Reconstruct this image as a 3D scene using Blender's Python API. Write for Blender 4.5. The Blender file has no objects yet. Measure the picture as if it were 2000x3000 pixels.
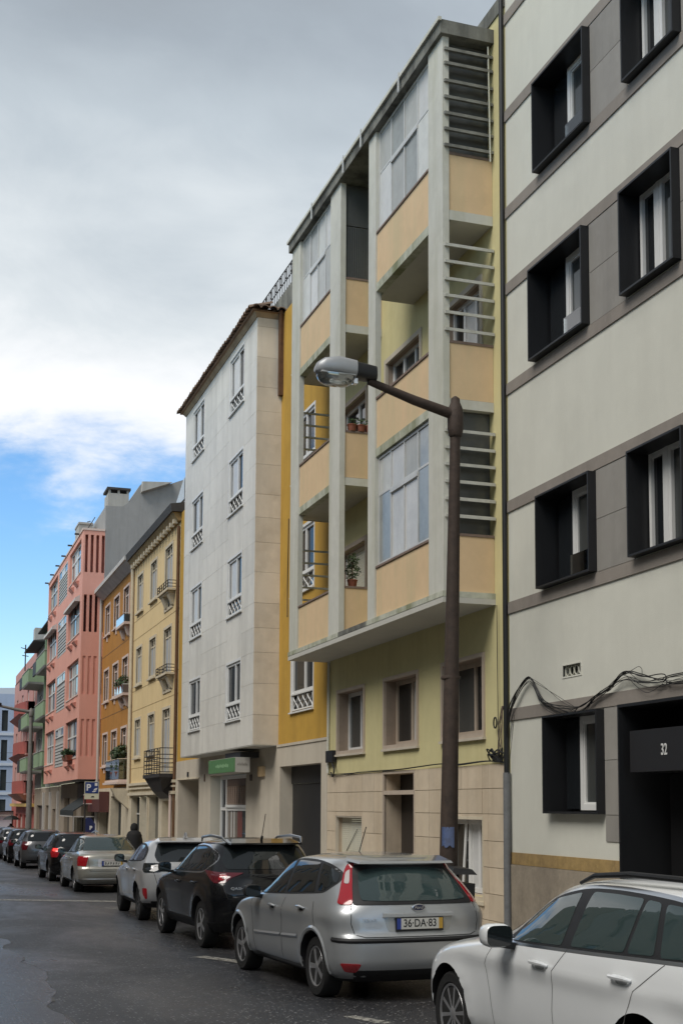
import bpy, bmesh, math, random
import numpy as np
from mathutils import Vector, Matrix
from mathutils.bvhtree import BVHTree
random.seed(7)
scene = bpy.context.scene
COL = scene.collection
# ------------------------------------------------------------------ camera
CAM_H = 1.85
SLOPE = 0.012                       # the street falls gently away from the camera
def gz(y): return -SLOPE * y        # ground height along the street
YAW, PITCH, ROLL = 0.322066, 0.0960138, 0.00516
fw = Vector((math.sin(YAW)*math.cos(PITCH), math.cos(YAW)*math.cos(PITCH), math.sin(PITCH)))
rt = Vector((math.cos(YAW), -math.sin(YAW), 0)); up = rt.cross(fw)
cr, sr = math.cos(ROLL), math.sin(ROLL)
r2, u2 = rt*cr + up*sr, up*cr - rt*sr
cam = bpy.data.cameras.new('camera'); cam_o = bpy.data.objects.new('camera', cam); COL.objects.link(cam_o)
cam_o.matrix_world = Matrix(((r2.x, u2.x, -fw.x, 0), (r2.y, u2.y, -fw.y, 0), (r2.z, u2.z, -fw.z, CAM_H), (0, 0, 0, 1)))
cam.sensor_fit = 'AUTO'; cam.sensor_width = 36.0
cam.lens = 3745.15/3000*36.0; cam.shift_y = 501.0/3000; cam.clip_end = 3000; cam.clip_start = 0.05
scene.camera = cam_o
# ------------------------------------------------------------------ sky, sun, exposure
SUN_EL, SUN_AZ = math.radians(52), math.radians(-118)     # azimuth from the street direction, clockwise
w = bpy.data.worlds.new('World'); scene.world = w; w.use_nodes = True
nt = w.node_tree; nt.nodes.clear()
def wn(t, **k):
    n = nt.nodes.new(t)
    for a, b in k.items(): setattr(n, a, b)
    return n
def wmath(op, a, b=None, clamp=False):
    n = wn('ShaderNodeMath', operation=op); n.use_clamp = clamp
    for i, v in enumerate((a, b)):
        if v is None: continue
        if isinstance(v, (int, float)): n.inputs[i].default_value = v
        else: nt.links.new(v, n.inputs[i])
    return n.outputs[0]
out = wn('ShaderNodeOutputWorld'); bg = wn('ShaderNodeBackground')
sky = wn('ShaderNodeTexSky', sky_type='NISHITA'); sky.sun_disc = False
sky.sun_elevation = SUN_EL; sky.sun_rotation = SUN_AZ; sky.air_density = 1.0; sky.dust_density = 0.6; sky.ozone_density = 2.0
tc = wn('ShaderNodeTexCoord'); sep = wn('ShaderNodeSeparateXYZ'); nt.links.new(tc.outputs['Generated'], sep.inputs[0])
zz = sep.outputs['Z']
den = wmath('ADD', wmath('MAXIMUM', zz, 0.0), 0.22)
cx_, cy_ = wmath('DIVIDE', sep.outputs['X'], den), wmath('DIVIDE', sep.outputs['Y'], den)
cmb = wn('ShaderNodeCombineXYZ'); nt.links.new(cx_, cmb.inputs[0]); nt.links.new(cy_, cmb.inputs[1])
def wnoise(scale, detail, off, rough=.55, dist=0.0):
    m = wn('ShaderNodeMapping'); m.inputs['Location'].default_value = off; nt.links.new(cmb.outputs[0], m.inputs[0])
    n = wn('ShaderNodeTexNoise'); n.inputs['Scale'].default_value = scale; n.inputs['Detail'].default_value = detail
    n.inputs['Roughness'].default_value = rough; n.inputs['Distortion'].default_value = dist
    nt.links.new(m.outputs[0], n.inputs['Vector']); return n.outputs['Fac']
n1 = wnoise(1.7, 7, (3.1, 1.7, 0)); n2 = wnoise(0.9, 4, (8.3, 2.2, 0), .5, .6); n3 = wnoise(3.6, 10, (1.0, 5.0, 0), .62, .35)
# cloud cover: solid deck overhead, breaking to blue towards the horizon
edge = wmath('ADD', zz, wmath('MULTIPLY', wmath('SUBTRACT', n1, .5), .18))
edge = wmath('ADD', edge, wmath('MULTIPLY', wmath('SUBTRACT', n3, .5), .13))
mr = wn('ShaderNodeMapRange'); mr.interpolation_type = 'SMOOTHERSTEP'
mr.inputs['From Min'].default_value = .232; mr.inputs['From Max'].default_value = .305; nt.links.new(edge, mr.inputs['Value'])
# cloud brightness
lum = wmath('ADD', zz, wmath('MULTIPLY', wmath('SUBTRACT', n2, .5), .60))
lum = wmath('ADD', lum, wmath('MULTIPLY', wmath('SUBTRACT', n3, .5), .16))
ramp = wn('ShaderNodeValToRGB'); nt.links.new(lum, ramp.inputs[0])
el = ramp.color_ramp.elements
el[0].position = .28; el[0].color = (1.28, 1.30, 1.33, 1)
el[1].position = .66; el[1].color = (.36, .392, .435, 1)
for p, c in ((.34, (.96, 1.03, 1.08, 1)), (.42, (.70, .785, .86, 1)), (.52, (.51, .58, .655, 1))):
    e = el.new(p); e.color = c
hs_ = wn('ShaderNodeHueSaturation'); hs_.inputs['Saturation'].default_value = 1.28; nt.links.new(sky.outputs[0], hs_.inputs['Color'])
sc = wn('ShaderNodeVectorMath', operation='SCALE'); nt.links.new(hs_.outputs[0], sc.inputs[0]); sc.inputs['Scale'].default_value = .92
cl = wn('ShaderNodeVectorMath', operation='SCALE'); nt.links.new(ramp.outputs[0], cl.inputs[0]); cl.inputs['Scale'].default_value = 3.65
mix = wn('ShaderNodeMix', data_type='RGBA'); nt.links.new(mr.outputs[0], mix.inputs['Factor'])
nt.links.new(sc.outputs[0], mix.inputs['A']); nt.links.new(cl.outputs[0], mix.inputs['B'])
nt.links.new(mix.outputs['Result'], bg.inputs[0]); bg.inputs[1].default_value = 0.115
nt.links.new(bg.outputs[0], out.inputs[0])
sun = bpy.data.lights.new('sun', 'SUN'); sun.energy = 1.5; sun.angle = math.radians(35); sun.color = (1.0, .955, .89)
sun_o = bpy.data.objects.new('sun', sun); COL.objects.link(sun_o)
sd = Vector((math.sin(SUN_AZ)*math.cos(SUN_EL), math.cos(SUN_AZ)*math.cos(SUN_EL), math.sin(SUN_EL)))
sun_o.rotation_euler = sd.to_track_quat('Z', 'Y').to_euler(); sun_o.location = (-20, -10, 40)
vs = scene.view_settings; vs.view_transform = 'Standard'; vs.look = 'None'; vs.gamma = 1; vs.use_curve_mapping = False; vs.exposure = 0.92
scene.render.engine = 'CYCLES'
# ------------------------------------------------------------------ materials
MATS = {}
def mat(name, col, rough=.7, var=.0, scale=3.0, streak=.0, bump=.0, bscale=40.0, metal=0.0, coat=0.0, spec=.5, dirt=None, dirtamt=.0, alpha=1.0, trans=0.0, em=None):
    """procedural material: base colour with mottling, vertical run-off streaks, dirt blotches and fine relief"""
    if name in MATS: return MATS[name]
    m = bpy.data.materials.new(name); m.use_nodes = True; t = m.node_tree; b = t.nodes['Principled BSDF']
    b.inputs['Roughness'].default_value = rough; b.inputs['Metallic'].default_value = metal
    b.inputs['Coat Weight'].default_value = coat; b.inputs['Coat Roughness'].default_value = .04
    b.inputs['Specular IOR Level'].default_value = spec
    if trans: b.inputs['Transmission Weight'].default_value = trans
    if em: b.inputs['Emission Color'].default_value = (*em[0], 1); b.inputs['Emission Strength'].default_value = em[1]
    L = t.links.new
    cur = None
    def N(ty): return t.nodes.new(ty)
    g = N('ShaderNodeNewGeometry')
    def noise(s, d, vec=(1, 1, 1), r=.6):
        mp = N('ShaderNodeMapping'); mp.inputs['Scale'].default_value = vec; L(g.outputs['Position'], mp.inputs[0])
        n = N('ShaderNodeTexNoise'); n.inputs['Scale'].default_value = s; n.inputs['Detail'].default_value = d; n.inputs['Roughness'].default_value = r
        L(mp.outputs[0], n.inputs['Vector']); return n.outputs['Fac']
    def mixc(fac, a, bcol, amt=1.0, lo=.4, hi=.7):
        r = N('ShaderNodeMapRange'); r.inputs['From Min'].default_value = lo; r.inputs['From Max'].default_value = hi
        r.inputs['To Max'].default_value = amt; L(fac, r.inputs['Value'])
        x = N('ShaderNodeMix'); x.data_type = 'RGBA'; L(r.outputs[0], x.inputs['Factor'])
        if a is None: x.inputs['A'].default_value = (*col, 1)
        else: L(a, x.inputs['A'])
        x.inputs['B'].default_value = (*bcol, 1); return x.outputs['Result']
    if var:
        dk = tuple(c*(1-var) for c in col); lt = tuple(min(1, c*(1+var*.6)) for c in col)
        cur = mixc(noise(scale, 6), cur, dk, 1, .42, .72); cur = mixc(noise(scale*2.7, 5), cur, lt, .8, .5, .75)
    if streak:
        dc = dirt or tuple(c*.45 for c in col)
        cur = mixc(noise(2.2, 5, (1, 1, .12), .65), cur, dc, streak, .45, .70)
    if dirtamt:
        cur = mixc(noise(1.3, 7, (1, 1, 1), .7), cur, dirt or tuple(c*.35 for c in col), dirtamt, .5, .66)
    if cur is None: b.inputs['Base Color'].default_value = (*col, 1)
    else: L(cur, b.inputs['Base Color'])
    if bump:
        bp = N('ShaderNodeBump'); bp.inputs['Strength'].default_value = bump; bp.inputs['Distance'].default_value = .01
        L(noise(bscale, 4), bp.inputs['Height']); L(bp.outputs[0], b.inputs['Normal'])
    MATS[name] = m
    return m
def glass_clear(name, tint, mixf=.75):
    """thin clear sheet: see-through with a mirror film"""
    if name in MATS: return MATS[name]
    m = bpy.data.materials.new(name); m.use_nodes = True; t = m.node_tree; t.nodes.clear()
    o = t.nodes.new('ShaderNodeOutputMaterial'); tr = t.nodes.new('ShaderNodeBsdfTransparent'); gl = t.nodes.new('ShaderNodeBsdfGlossy')
    tr.inputs[0].default_value = (*tint, 1); gl.inputs['Roughness'].default_value = .02
    fr = t.nodes.new('ShaderNodeFresnel'); fr.inputs[0].default_value = 1.5
    ad = t.nodes.new('ShaderNodeMath'); ad.operation = 'MULTIPLY_ADD'; ad.inputs[1].default_value = 1.3; ad.inputs[2].default_value = 1-mixf if mixf < 1 else 0
    ad.use_clamp = True
    t.links.new(fr.outputs[0], ad.inputs[0])
    mx = t.nodes.new('ShaderNodeMixShader'); t.links.new(ad.outputs[0], mx.inputs[0]); t.links.new(tr.outputs[0], mx.inputs[1]); t.links.new(gl.outputs[0], mx.inputs[2])
    t.links.new(mx.outputs[0], o.inputs[0]); MATS[name] = m; return m
# ------------------------------------------------------------------ mesh helpers
ORG = {}
def org(o): return ORG.get(o.name, Vector((0, 0, 0))) if o else Vector((0, 0, 0))
def tag(o, label=None, cat=None, group=None, kind=None):
    if label: o['label'] = label
    if cat: o['category'] = cat
    if group: o['group'] = group
    if kind: o['kind'] = kind
    return o
def empty(name, loc, label, cat, group=None):
    o = bpy.data.objects.new(name, None); COL.objects.link(o); o.location = loc; o.empty_display_size = .3
    ORG[o.name] = Vector(loc); return tag(o, label, cat, group)
class MB:
    def __init__(s): s.v = []; s.f = []
    def add(s, vs_, fs):
        n = len(s.v); s.v += [tuple(p) for p in vs_]; s.f += [tuple(i+n for i in f) for f in fs]; return s
    def box(s, x0, x1, y0, y1, z0, z1):
        if x0 > x1: x0, x1 = x1, x0
        if y0 > y1: y0, y1 = y1, y0
        if z0 > z1: z0, z1 = z1, z0
        return s.add([(x0,y0,z0),(x1,y0,z0),(x1,y1,z0),(x0,y1,z0),(x0,y0,z1),(x1,y0,z1),(x1,y1,z1),(x0,y1,z1)],
              [(0,3,2,1),(4,5,6,7),(0,1,5,4),(1,2,6,5),(2,3,7,6),(3,0,4,7)])
    def hexa(s, pts):      # 8 points, bottom loop then top loop
        return s.add(pts, [(0,3,2,1),(4,5,6,7),(0,1,5,4),(1,2,6,5),(2,3,7,6),(3,0,4,7)])
    def quad(s, *pts): return s.add(pts, [tuple(range(len(pts)))])
    def prism(s, poly, d):  # planar polygon extruded by vector d
        n = len(poly); d = Vector(d); a = [Vector(p) for p in poly]; b = [p+d for p in a]
        return s.add(a+b, [tuple(range(n))[::-1], tuple(range(n, 2*n))] + [(i, (i+1) % n, n+(i+1) % n, n+i) for i in range(n)])
    def tube(s, pts, r, n=6, cap=True):
        pts = [Vector(p) for p in pts]; rr = r if isinstance(r, (list, tuple)) else [r]*len(pts)
        base = len(s.v); ref = None
        for i, p in enumerate(pts):
            t = (pts[min(i+1, len(pts)-1)] - pts[max(i-1, 0)]).normalized()
            if ref is None: ref = Vector((0, 0, 1)) if abs(t.z) < .9 else Vector((1, 0, 0))
            a = t.cross(ref).normalized(); b_ = a.cross(t).normalized(); ref = b_
            for k in range(n):
                th = 2*math.pi*k/n; s.v.append(tuple(p + (a*math.cos(th) + b_*math.sin(th))*rr[i]))
        for i in range(len(pts)-1):
            for k in range(n):
                a0 = base+i*n+k; a1 = base+i*n+(k+1) % n; s.f.append((a0, a1, a1+n, a0+n))
        if cap:
            s.f.append(tuple(base+k for k in range(n))[::-1]); s.f.append(tuple(base+(len(pts)-1)*n+k for k in range(n)))
        return s
    def lathe(s, prof, c, n=24, axis='z'):   # prof: (radius, height)
        base = len(s.v); c = Vector(c)
        for r, h in prof:
            for k in range(n):
                th = 2*math.pi*k/n; a, b_ = r*math.cos(th), r*math.sin(th)
                s.v.append(tuple(c + (Vector((a, b_, h)) if axis == 'z' else Vector((h, a, b_)) if axis == 'x' else Vector((b_, h, a)))))
        for i in range(len(prof)-1):
            for k in range(n):
                a0 = base+i*n+k; a1 = base+i*n+(k+1) % n; s.f.append((a0, a1, a1+n, a0+n))
        s.f.append(tuple(base+k for k in range(n))[::-1]); s.f.append(tuple(base+(len(prof)-1)*n+k for k in range(n)))
        return s
    def wall(s, X, y0, y1, z0, z1, holes, depth=.25, sign=1, rev=True):
        """street-facing wall sheet at x = X with rectangular openings (y0,y1,z0,z1) and reveals of the given depth"""
        ys = sorted({y0, y1, *[h[0] for h in holes], *[h[1] for h in holes]}); zs = sorted({z0, z1, *[h[2] for h in holes], *[h[3] for h in holes]})
        ys = [y for y in ys if y0 <= y <= y1]; zs = [z for z in zs if z0 <= z <= z1]
        for a, b_ in zip(ys, ys[1:]):
            for c, d in zip(zs, zs[1:]):
                ym, zm = (a+b_)/2, (c+d)/2
                if any(h[0] < ym < h[1] and h[2] < zm < h[3] for h in holes): continue
                s.quad((X, a, c), (X, a, d), (X, b_, d), (X, b_, c))
        return s.reveals(X, holes, depth, sign) if rev else s
    def reveals(s, X, holes, depth=.25, sign=1):
        for h in holes:
            a, b_, c, d = h[:4]; e = X + (h[4] if len(h) > 4 else depth)*sign
            s.quad((X, a, c), (e, a, c), (e, a, d), (X, a, d)); s.quad((X, b_, c), (X, b_, d), (e, b_, d), (e, b_, c))
            s.quad((X, a, c), (X, b_, c), (e, b_, c), (e, a, c)); s.quad((X, a, d), (e, a, d), (e, b_, d), (X, b_, d))
        return s
    def mesh(s, name, m, o=Vector((0, 0, 0)), smooth=False, fix=False, weld=False):
        me = bpy.data.meshes.new(name); me.from_pydata([(p[0]-o.x, p[1]-o.y, p[2]-o.z) for p in s.v], [], s.f)
        if fix or weld:
            bm = bmesh.new(); bm.from_mesh(me)
            if weld: bmesh.ops.remove_doubles(bm, verts=bm.verts, dist=1e-5)
            bmesh.ops.recalc_face_normals(bm, faces=bm.faces); bm.to_mesh(me); bm.free()
        me.update()
        if m: me.materials.append(m)
        if smooth:
            me.polygons.foreach_set('use_smooth', [True]*len(me.polygons)); me.set_sharp_from_angle(angle=math.radians(38))
        return me
    def build(s, name, m, parent=None, label=None, smooth=False, fix=True, at=None):
        o = Vector(at) if at is not None else org(parent)
        me = s.mesh(name, m, o, smooth, fix)
        ob = bpy.data.objects.new(name, me); COL.objects.link(ob)
        ORG[ob.name] = o
        if parent: ob.parent = parent; ob.location = o - org(parent)
        else: ob.location = o
        if label: ob['label'] = label
        return ob
def put(me, name, parent, loc):      # another object sharing mesh data; loc in world coordinates
    ob = bpy.data.objects.new(name, me); COL.objects.link(ob); ob.parent = parent
    ob.location = Vector(loc) - org(parent); ORG[ob.name] = Vector(loc); return ob
def text_mesh(body, size, m, name, parent, origin, xdir, updir, extrude=.002, align='CENTER', sx=1.0, bold=0.0):
    cu = bpy.data.curves.new(name, 'FONT'); cu.body = body; cu.size = size; cu.extrude = extrude; cu.align_x = align; cu.align_y = 'CENTER'; cu.offset = bold
    to = bpy.data.objects.new(name, cu); COL.objects.link(to)
    dg = bpy.context.evaluated_depsgraph_get(); me = bpy.data.meshes.new_from_object(to.evaluated_get(dg))
    bpy.data.objects.remove(to); me.name = name
    x = Vector(xdir).normalized(); u = Vector(updir).normalized(); n = x.cross(u)
    M = Matrix(((x.x*sx, u.x, n.x, 0), (x.y*sx, u.y, n.y, 0), (x.z*sx, u.z, n.z, 0), (0, 0, 0, 1)))
    M.translation = Vector(origin) - org(parent); me.transform(M); me.materials.clear(); me.materials.append(m)
    ob = bpy.data.objects.new(name, me); COL.objects.link(ob); ob.parent = parent; ORG[ob.name] = org(parent); return ob
# ------------------------------------------------------------------ palette
def objvar(m, amt):
    """slight brightness difference from piece to piece"""
    t = m.node_tree; b = t.nodes['Principled BSDF']; oi = t.nodes.new('ShaderNodeObjectInfo'); mr_ = t.nodes.new('ShaderNodeMapRange')
    mr_.inputs['To Min'].default_value = 1-amt; mr_.inputs['To Max'].default_value = 1+amt*.5; t.links.new(oi.outputs['Random'], mr_.inputs['Value'])
    h = t.nodes.new('ShaderNodeHueSaturation'); t.links.new(mr_.outputs[0], h.inputs['Value'])
    bc = b.inputs['Base Color']
    if bc.is_linked: src = bc.links[0].from_socket; t.links.new(src, h.inputs['Color'])
    else: h.inputs['Color'].default_value = bc.default_value
    t.links.new(h.outputs[0], bc); return m
M_render = mat('render_greywhite', (.62, .615, .54), .9, .06, 1.2, .20, .25, 90, dirt=(.48, .47, .41))
M_band = mat('band_stone', (.265, .235, .205), .85, .12, 3, .25, .2, 60)
M_panel = objvar(mat('panel_stone', (.29, .275, .25), .8, .12, 2, .3, .12, 60, dirt=(.15, .14, .13)), .12)
M_black = mat('black_metal', (.011, .0115, .013), .45, .2, 2)
M_blackdeep = mat('black_door', (.008, .008, .009), .5)
M_white = mat('white_frame', (.70, .70, .68), .45, .06, 4, .1)
M_alu = mat('aluminium', (.62, .62, .60), .45, .1, 4, .2, metal=.3)
M_glass = mat('glass_dark', (.012, .014, .016), .03, spec=.6)
M_glassg = mat('glass_grey', (.05, .055, .055), .05, spec=.5)
M_curtain = mat('glass_curtain', (.60, .60, .585), .5, .12, 5, .25, coat=.3)
M_frost = objvar(mat('glass_frosted', (.55, .555, .525), .5, .15, 3, .35, coat=.2, dirt=(.38, .39, .37)), .30)
M_dim = mat('glass_dim', (.30, .315, .30), .3, .25, 4, .3, coat=.4)
M_deepg = mat('glass_deep', (.010, .012, .014), .08, spec=.22)
M_clear = glass_clear('glass_sheet', (.86, .92, .92), .9)
M_ochreband = mat('plinth_ochre', (.36, .245, .095), .85, .35, 5, .4, .4, dirt=(.22, .15, .08), dirtamt=.5)
M_cement = mat('plinth_cement', (.30, .255, .195), .95, .25, 4, .25, .5, 30, dirtamt=.35, dirt=(.17, .14, .11))
M_yellow = mat('plaster_olive', (.60, .54, .285), .9, .10, 1.5, .30, .25, 80, dirt=(.42, .36, .17))
M_orange = mat('parapet_apricot', (.67, .49, .295), .9, .08, 2, .45, .2, 80, dirt=(.50, .44, .26))
M_col = mat('bay_frame', (.56, .555, .495), .9, .12, 2, .5, .2, 60, dirt=(.34, .34, .23))
M_moss = mat('slab_edge', (.50, .51, .42), .9, .25, 5, .85, .3, 50, dirt=(.15, .165, .07), dirtamt=.45)
M_mould = mat('roof_edge_mould', (.20, .20, .175), .95, .3, 3, .8, .3, 40, dirt=(.03, .03, .027), dirtamt=.8)
M_soffit = mat('soffit', (.50, .49, .44), .9, .08, 2, bump=.1)
M_cap = mat('coping', (.20, .145, .115), .9, .25, 6, bump=.2)
M_stone = objvar(mat('cladding_beige', (.60, .50, .37), .75, .12, 3, .35, .1, 50, dirt=(.36, .27, .17)), .10)
M_stonej = mat('stone_joint', (.30, .23, .15), .95)
M_pink_st = mat('window_stone', (.46, .38, .30), .8, .1, 4, .2, .15)
M_shut = mat('shutter_pvc', (.58, .56, .45), .6, .08, 6, .2)
M_marble = objvar(mat('marble_white', (.70, .675, .61), .5, .12, 1.6, .50, .05, dirt=(.48, .455, .40)), .06)
M_marbles = objvar(mat('marble_cream', (.70, .635, .53), .55, .14, 1.4, .3, .05, dirt=(.42, .35, .26), dirtamt=.3), .09)
M_joint = mat('joint_dark', (.24, .22, .19), .95)
M_ochre = mat('plaster_ochre', (.50, .295, .045), .9, .14, 1.5, .35, .25, 70, dirt=(.28, .16, .03))
M_rust = mat('rusty_pipe', (.13, .065, .03), .8, .4, 8, .3, .4, 30)
M_tile = objvar(mat('roof_tile', (.25, .17, .12), .9, .35, 8, .0, .4, 40, dirtamt=.5, dirt=(.08, .07, .06)), .3)
M_eave = mat('eave_ochre', (.40, .31, .21), .9, .2, 3, .4, .2, dirt=(.12, .08, .05))
M_beige = mat('ground_floor_stone', (.53, .475, .385), .75, .10, 1.2, .40, .06, dirt=(.36, .31, .24))
M_beigein = mat('reveal_stone', (.42, .37, .31), .8, .12, 2, .3)
M_roller = mat('roller_dark', (.016, .0165, .018), .5, .2, 2)
M_green = mat('shop_sign_green', (.085, .20, .075), .5, .06, 2, .15)
M_signw = mat('sign_white', (.42, .40, .36), .5)
M_grille = mat('grille_brown', (.13, .085, .06), .6, .3, 10)
M_cream = mat('plaster_cream', (.71, .545, .29), .9, .08, 1.5, .25, .2, 60, dirt=(.56, .40, .18))
M_creamst = mat('cream_trim', (.60, .53, .40), .85, .12, 4, .4, .2, dirt=(.30, .24, .15))
M_dentil = mat('cornice_worn', (.42, .30, .14), .9, .3, 6, .5, .3, dirt=(.16, .09, .04), dirtamt=.4)
M_slate = mat('eave_dark', (.055, .052, .05), .8, .3, 4, .3)
M_greysh = mat('shutter_grey', (.38, .40, .42), .6, .12, 5, .3)
M_iron = mat('iron', (.03, .026, .024), .6, .3, 10, bump=.2)
M_oranged = mat('plaster_orange', (.43, .195, .035), .9, .10, 1.4, .2, .2, 60)
M_cornw = mat('cornice_white', (.52, .50, .47), .8, .08, 3, .35)
M_pinkw = mat('plaster_pink', (.70, .345, .27), .9, .07, 1.2, .15, .2, 60, dirt=(.54, .24, .18))
M_pinkd = mat('pink_shaded', (.20, .08, .065), .9)  # wall pink darkened, so the shade deep in the slots is painted in
M_pinktrim = mat('pink_trim', (.62, .50, .44), .8)
M_siding = mat('siding_grey', (.40, .40, .375), .6, .1, 4, .2)
M_party = mat('party_wall', (.30, .30, .295), .9, .10, 1.0, .25, .15, 30)
M_gw = mat('grey_render', (.42, .41, .38), .9, .1, 1.2, .3, .15)
M_gbalc = mat('balcony_green', (.26, .36, .215), .85, .08, 2, .25)
M_red = mat('balcony_red', (.37, .095, .075), .8, .12, 2, .2)
M_redw = mat('plaster_rose', (.52, .27, .235), .9, .1, 1.5, .2)
M_blue = mat('plaster_blue', (.40, .47, .60), .9, .06, 1.2, .15)
M_bluew = mat('blue_trim', (.60, .64, .70), .8)
M_brown = mat('shop_brown', (.13, .10, .085), .7, .2, 3)
M_taupe = mat('plaster_taupe', (.34, .28, .215), .9, .12, 1.5, .35, dirt=(.20, .16, .12))
M_awn = mat('awning_dark', (.02, .024, .024), .8)
M_plant = mat('leaves', (.035, .07, .022), .6, .4, 12)
M_terra = mat('terracotta', (.24, .08, .045), .85, .2, 8)
M_wire = mat('cable_black', (.012, .012, .012), .6)

def frame(mb, X, y0, y1, z0, z1, ft=.06, fd=.06, vs_=(), hs=(), mt=None):
    """rectangular window frame, front at x = X; vs_/hs are extra mullions (y) and transoms (z)"""
    mt = mt or ft
    mb.box(X, X+fd, y0, y0+ft, z0, z1); mb.box(X, X+fd, y1-ft, y1, z0, z1)
    mb.box(X, X+fd, y0+ft, y1-ft, z0, z0+ft); mb.box(X, X+fd, y0+ft, y1-ft, z1-ft, z1)
    for y in vs_: mb.box(X+.003, X+fd, y-mt/2, y+mt/2, z0+ft, z1-ft)
    for z in hs: mb.box(X+.006, X+fd, y0+ft, y1-ft, z-mt/2, z+mt/2)
    return mb
def window(root, X, y0, y1, z0, z1, fm, panes, ft=.06, fd=.06, splits=None, mt=None, name='window', label=None):
    n = len(panes); ys = splits or [y0+(y1-y0)*k/n for k in range(n+1)]
    w_ = frame(MB(), X, y0, y1, z0, z1, ft, fd, ys[1:-1], (), mt).build(name, fm, root, label)
    for k in range(n):
        a = ys[k] + (ft if k == 0 else (mt or ft)/2); b = ys[k+1] - (ft if k == n-1 else (mt or ft)/2)
        MB().box(X+fd*.55, X+fd*.8, a-.004, b+.004, z0+ft-.004, z1-ft+.004).build('pane', panes[k], w_)
    return w_
def ymap(mb, Y, sgn=1):   # take a mesh built around x = 0 and turn its wall to face the camera end of the street
    mb.v = [(p[1], Y+p[0]*sgn, p[2]) for p in mb.v]; return mb
FX = 7.8
# ------------------------------------------------------------------ ground
def strip(x0, x1, y0, y1, dz, n=24):
    mb = MB()
    for k in range(n):
        a, b = y0+(y1-y0)*k/n, y0+(y1-y0)*(k+1)/n
        mb.quad((x0, a, gz(a)+dz), (x1, a, gz(a)+dz), (x1, b, gz(b)+dz), (x0, b, gz(b)+dz))
    return mb
def asphalt(name='asphalt_wet', lift=1.0, rlo=.27, rhi=.52):
    m = bpy.data.materials.new(name); m.use_nodes = True; t = m.node_tree; b = t.nodes['Principled BSDF']; L = t.links.new
    g = t.nodes.new('ShaderNodeNewGeometry')
    def nz(s, d, vec=(1, 1, 1), r=.6, dist=0):
        mp = t.nodes.new('ShaderNodeMapping'); mp.inputs['Scale'].default_value = vec; L(g.outputs['Position'], mp.inputs[0])
        n = t.nodes.new('ShaderNodeTexNoise'); n.inputs['Scale'].default_value = s; n.inputs['Detail'].default_value = d; n.inputs['Roughness'].default_value = r; n.inputs['Distortion'].default_value = dist
        L(mp.outputs[0], n.inputs['Vector']); return n.outputs['Fac']
    def rampn(f, a, b_, lo, hi):
        r = t.nodes.new('ShaderNodeMapRange'); L(f, r.inputs['Value']); r.inputs['From Min'].default_value = a; r.inputs['From Max'].default_value = b_
        r.inputs['To Min'].default_value = lo; r.inputs['To Max'].default_value = hi; return r.outputs[0]
    def mx(f, a, c, bl='MIX'):
        x = t.nodes.new('ShaderNodeMix'); x.data_type = 'RGBA'; x.blend_type = bl; L(f, x.inputs['Factor'])
        L(a, x.inputs['A']) if not isinstance(a, tuple) else setattr(x.inputs['A'], 'default_value', (*a, 1))
        L(c, x.inputs['B']) if not isinstance(c, tuple) else setattr(x.inputs['B'], 'default_value', (*c, 1)); return x.outputs['Result']
    big = nz(.45, 5, (1.6, .5, 1), .6, .4); mid = nz(3.5, 5); 
    c = mx(rampn(big, .38, .62, 0, 1), tuple(v*lift for v in (.022, .0225, .026)), tuple(v*lift for v in (.044, .0445, .048)))
    c = mx(rampn(mid, .45, .7, 0, .7), c, (.032, .032, .035))
    vo = t.nodes.new('ShaderNodeTexVoronoi'); vo.inputs['Scale'].default_value = 30; L(g.outputs['Position'], vo.inputs['Vector'])
    sx = t.nodes.new('ShaderNodeSeparateColor'); L(vo.outputs['Color'], sx.inputs[0])
    chip = t.nodes.new('ShaderNodeMath'); chip.operation = 'MULTIPLY'; L(rampn(sx.outputs[0], .78, .84, 0, 1), chip.inputs[0]); L(rampn(vo.outputs['Distance'], .28, .38, 1, 0), chip.inputs[1])
    c = mx(chip.outputs[0], c, (.34, .335, .335))
    vo2 = t.nodes.new('ShaderNodeTexVoronoi'); vo2.inputs['Scale'].default_value = 110; L(g.outputs['Position'], vo2.inputs['Vector'])
    s2 = t.nodes.new('ShaderNodeSeparateColor'); L(vo2.outputs['Color'], s2.inputs[0]); c = mx(rampn(s2.outputs[0], .6, 1, 0, .55), c, (.085, .085, .088))
    L(c, b.inputs['Base Color'])
    wet = rampn(nz(.35, 4, (1, .45, 1), .6, .5), .42, .6, 0, 1)
    rr = t.nodes.new('ShaderNodeMath'); rr.operation = 'MULTIPLY_ADD'; L(wet, rr.inputs[0]); rr.inputs[1].default_value = rlo-rhi; rr.inputs[2].default_value = rhi
    L(rr.outputs[0], b.inputs['Roughness']); b.inputs['Specular IOR Level'].default_value = .5
    bp = t.nodes.new('ShaderNodeBump'); bp.inputs['Strength'].default_value = .55; bp.inputs['Distance'].default_value = .006
    L(vo2.outputs['Distance'], bp.inputs['Height']); 
    bp2 = t.nodes.new('ShaderNodeBump'); bp2.inputs['Strength'].default_value = .25; bp2.inputs['Distance'].default_value = .04; L(mid, bp2.inputs['Height']); L(bp.outputs[0], bp2.inputs['Normal'])
    L(bp2.outputs[0], b.inputs['Normal']); return m
M_asph = asphalt()
M_ground = mat('ground_earth', (.16, .15, .14), .9, .2, .5)
M_cobble = mat('cobble_limestone', (.42, .40, .37), .7, .25, 9, 0, .5, 18)
M_kerb = mat('kerb_stone', (.33, .32, .30), .8, .2, 3, 0, .3)
tag(strip(-900, 900, -300, 1500, -.05, 40).build('ground', M_ground), kind='structure')
tag(strip(-3.9, 6.05, -60, 118, 0, 60).build('road', M_asph), kind='structure')
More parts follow.
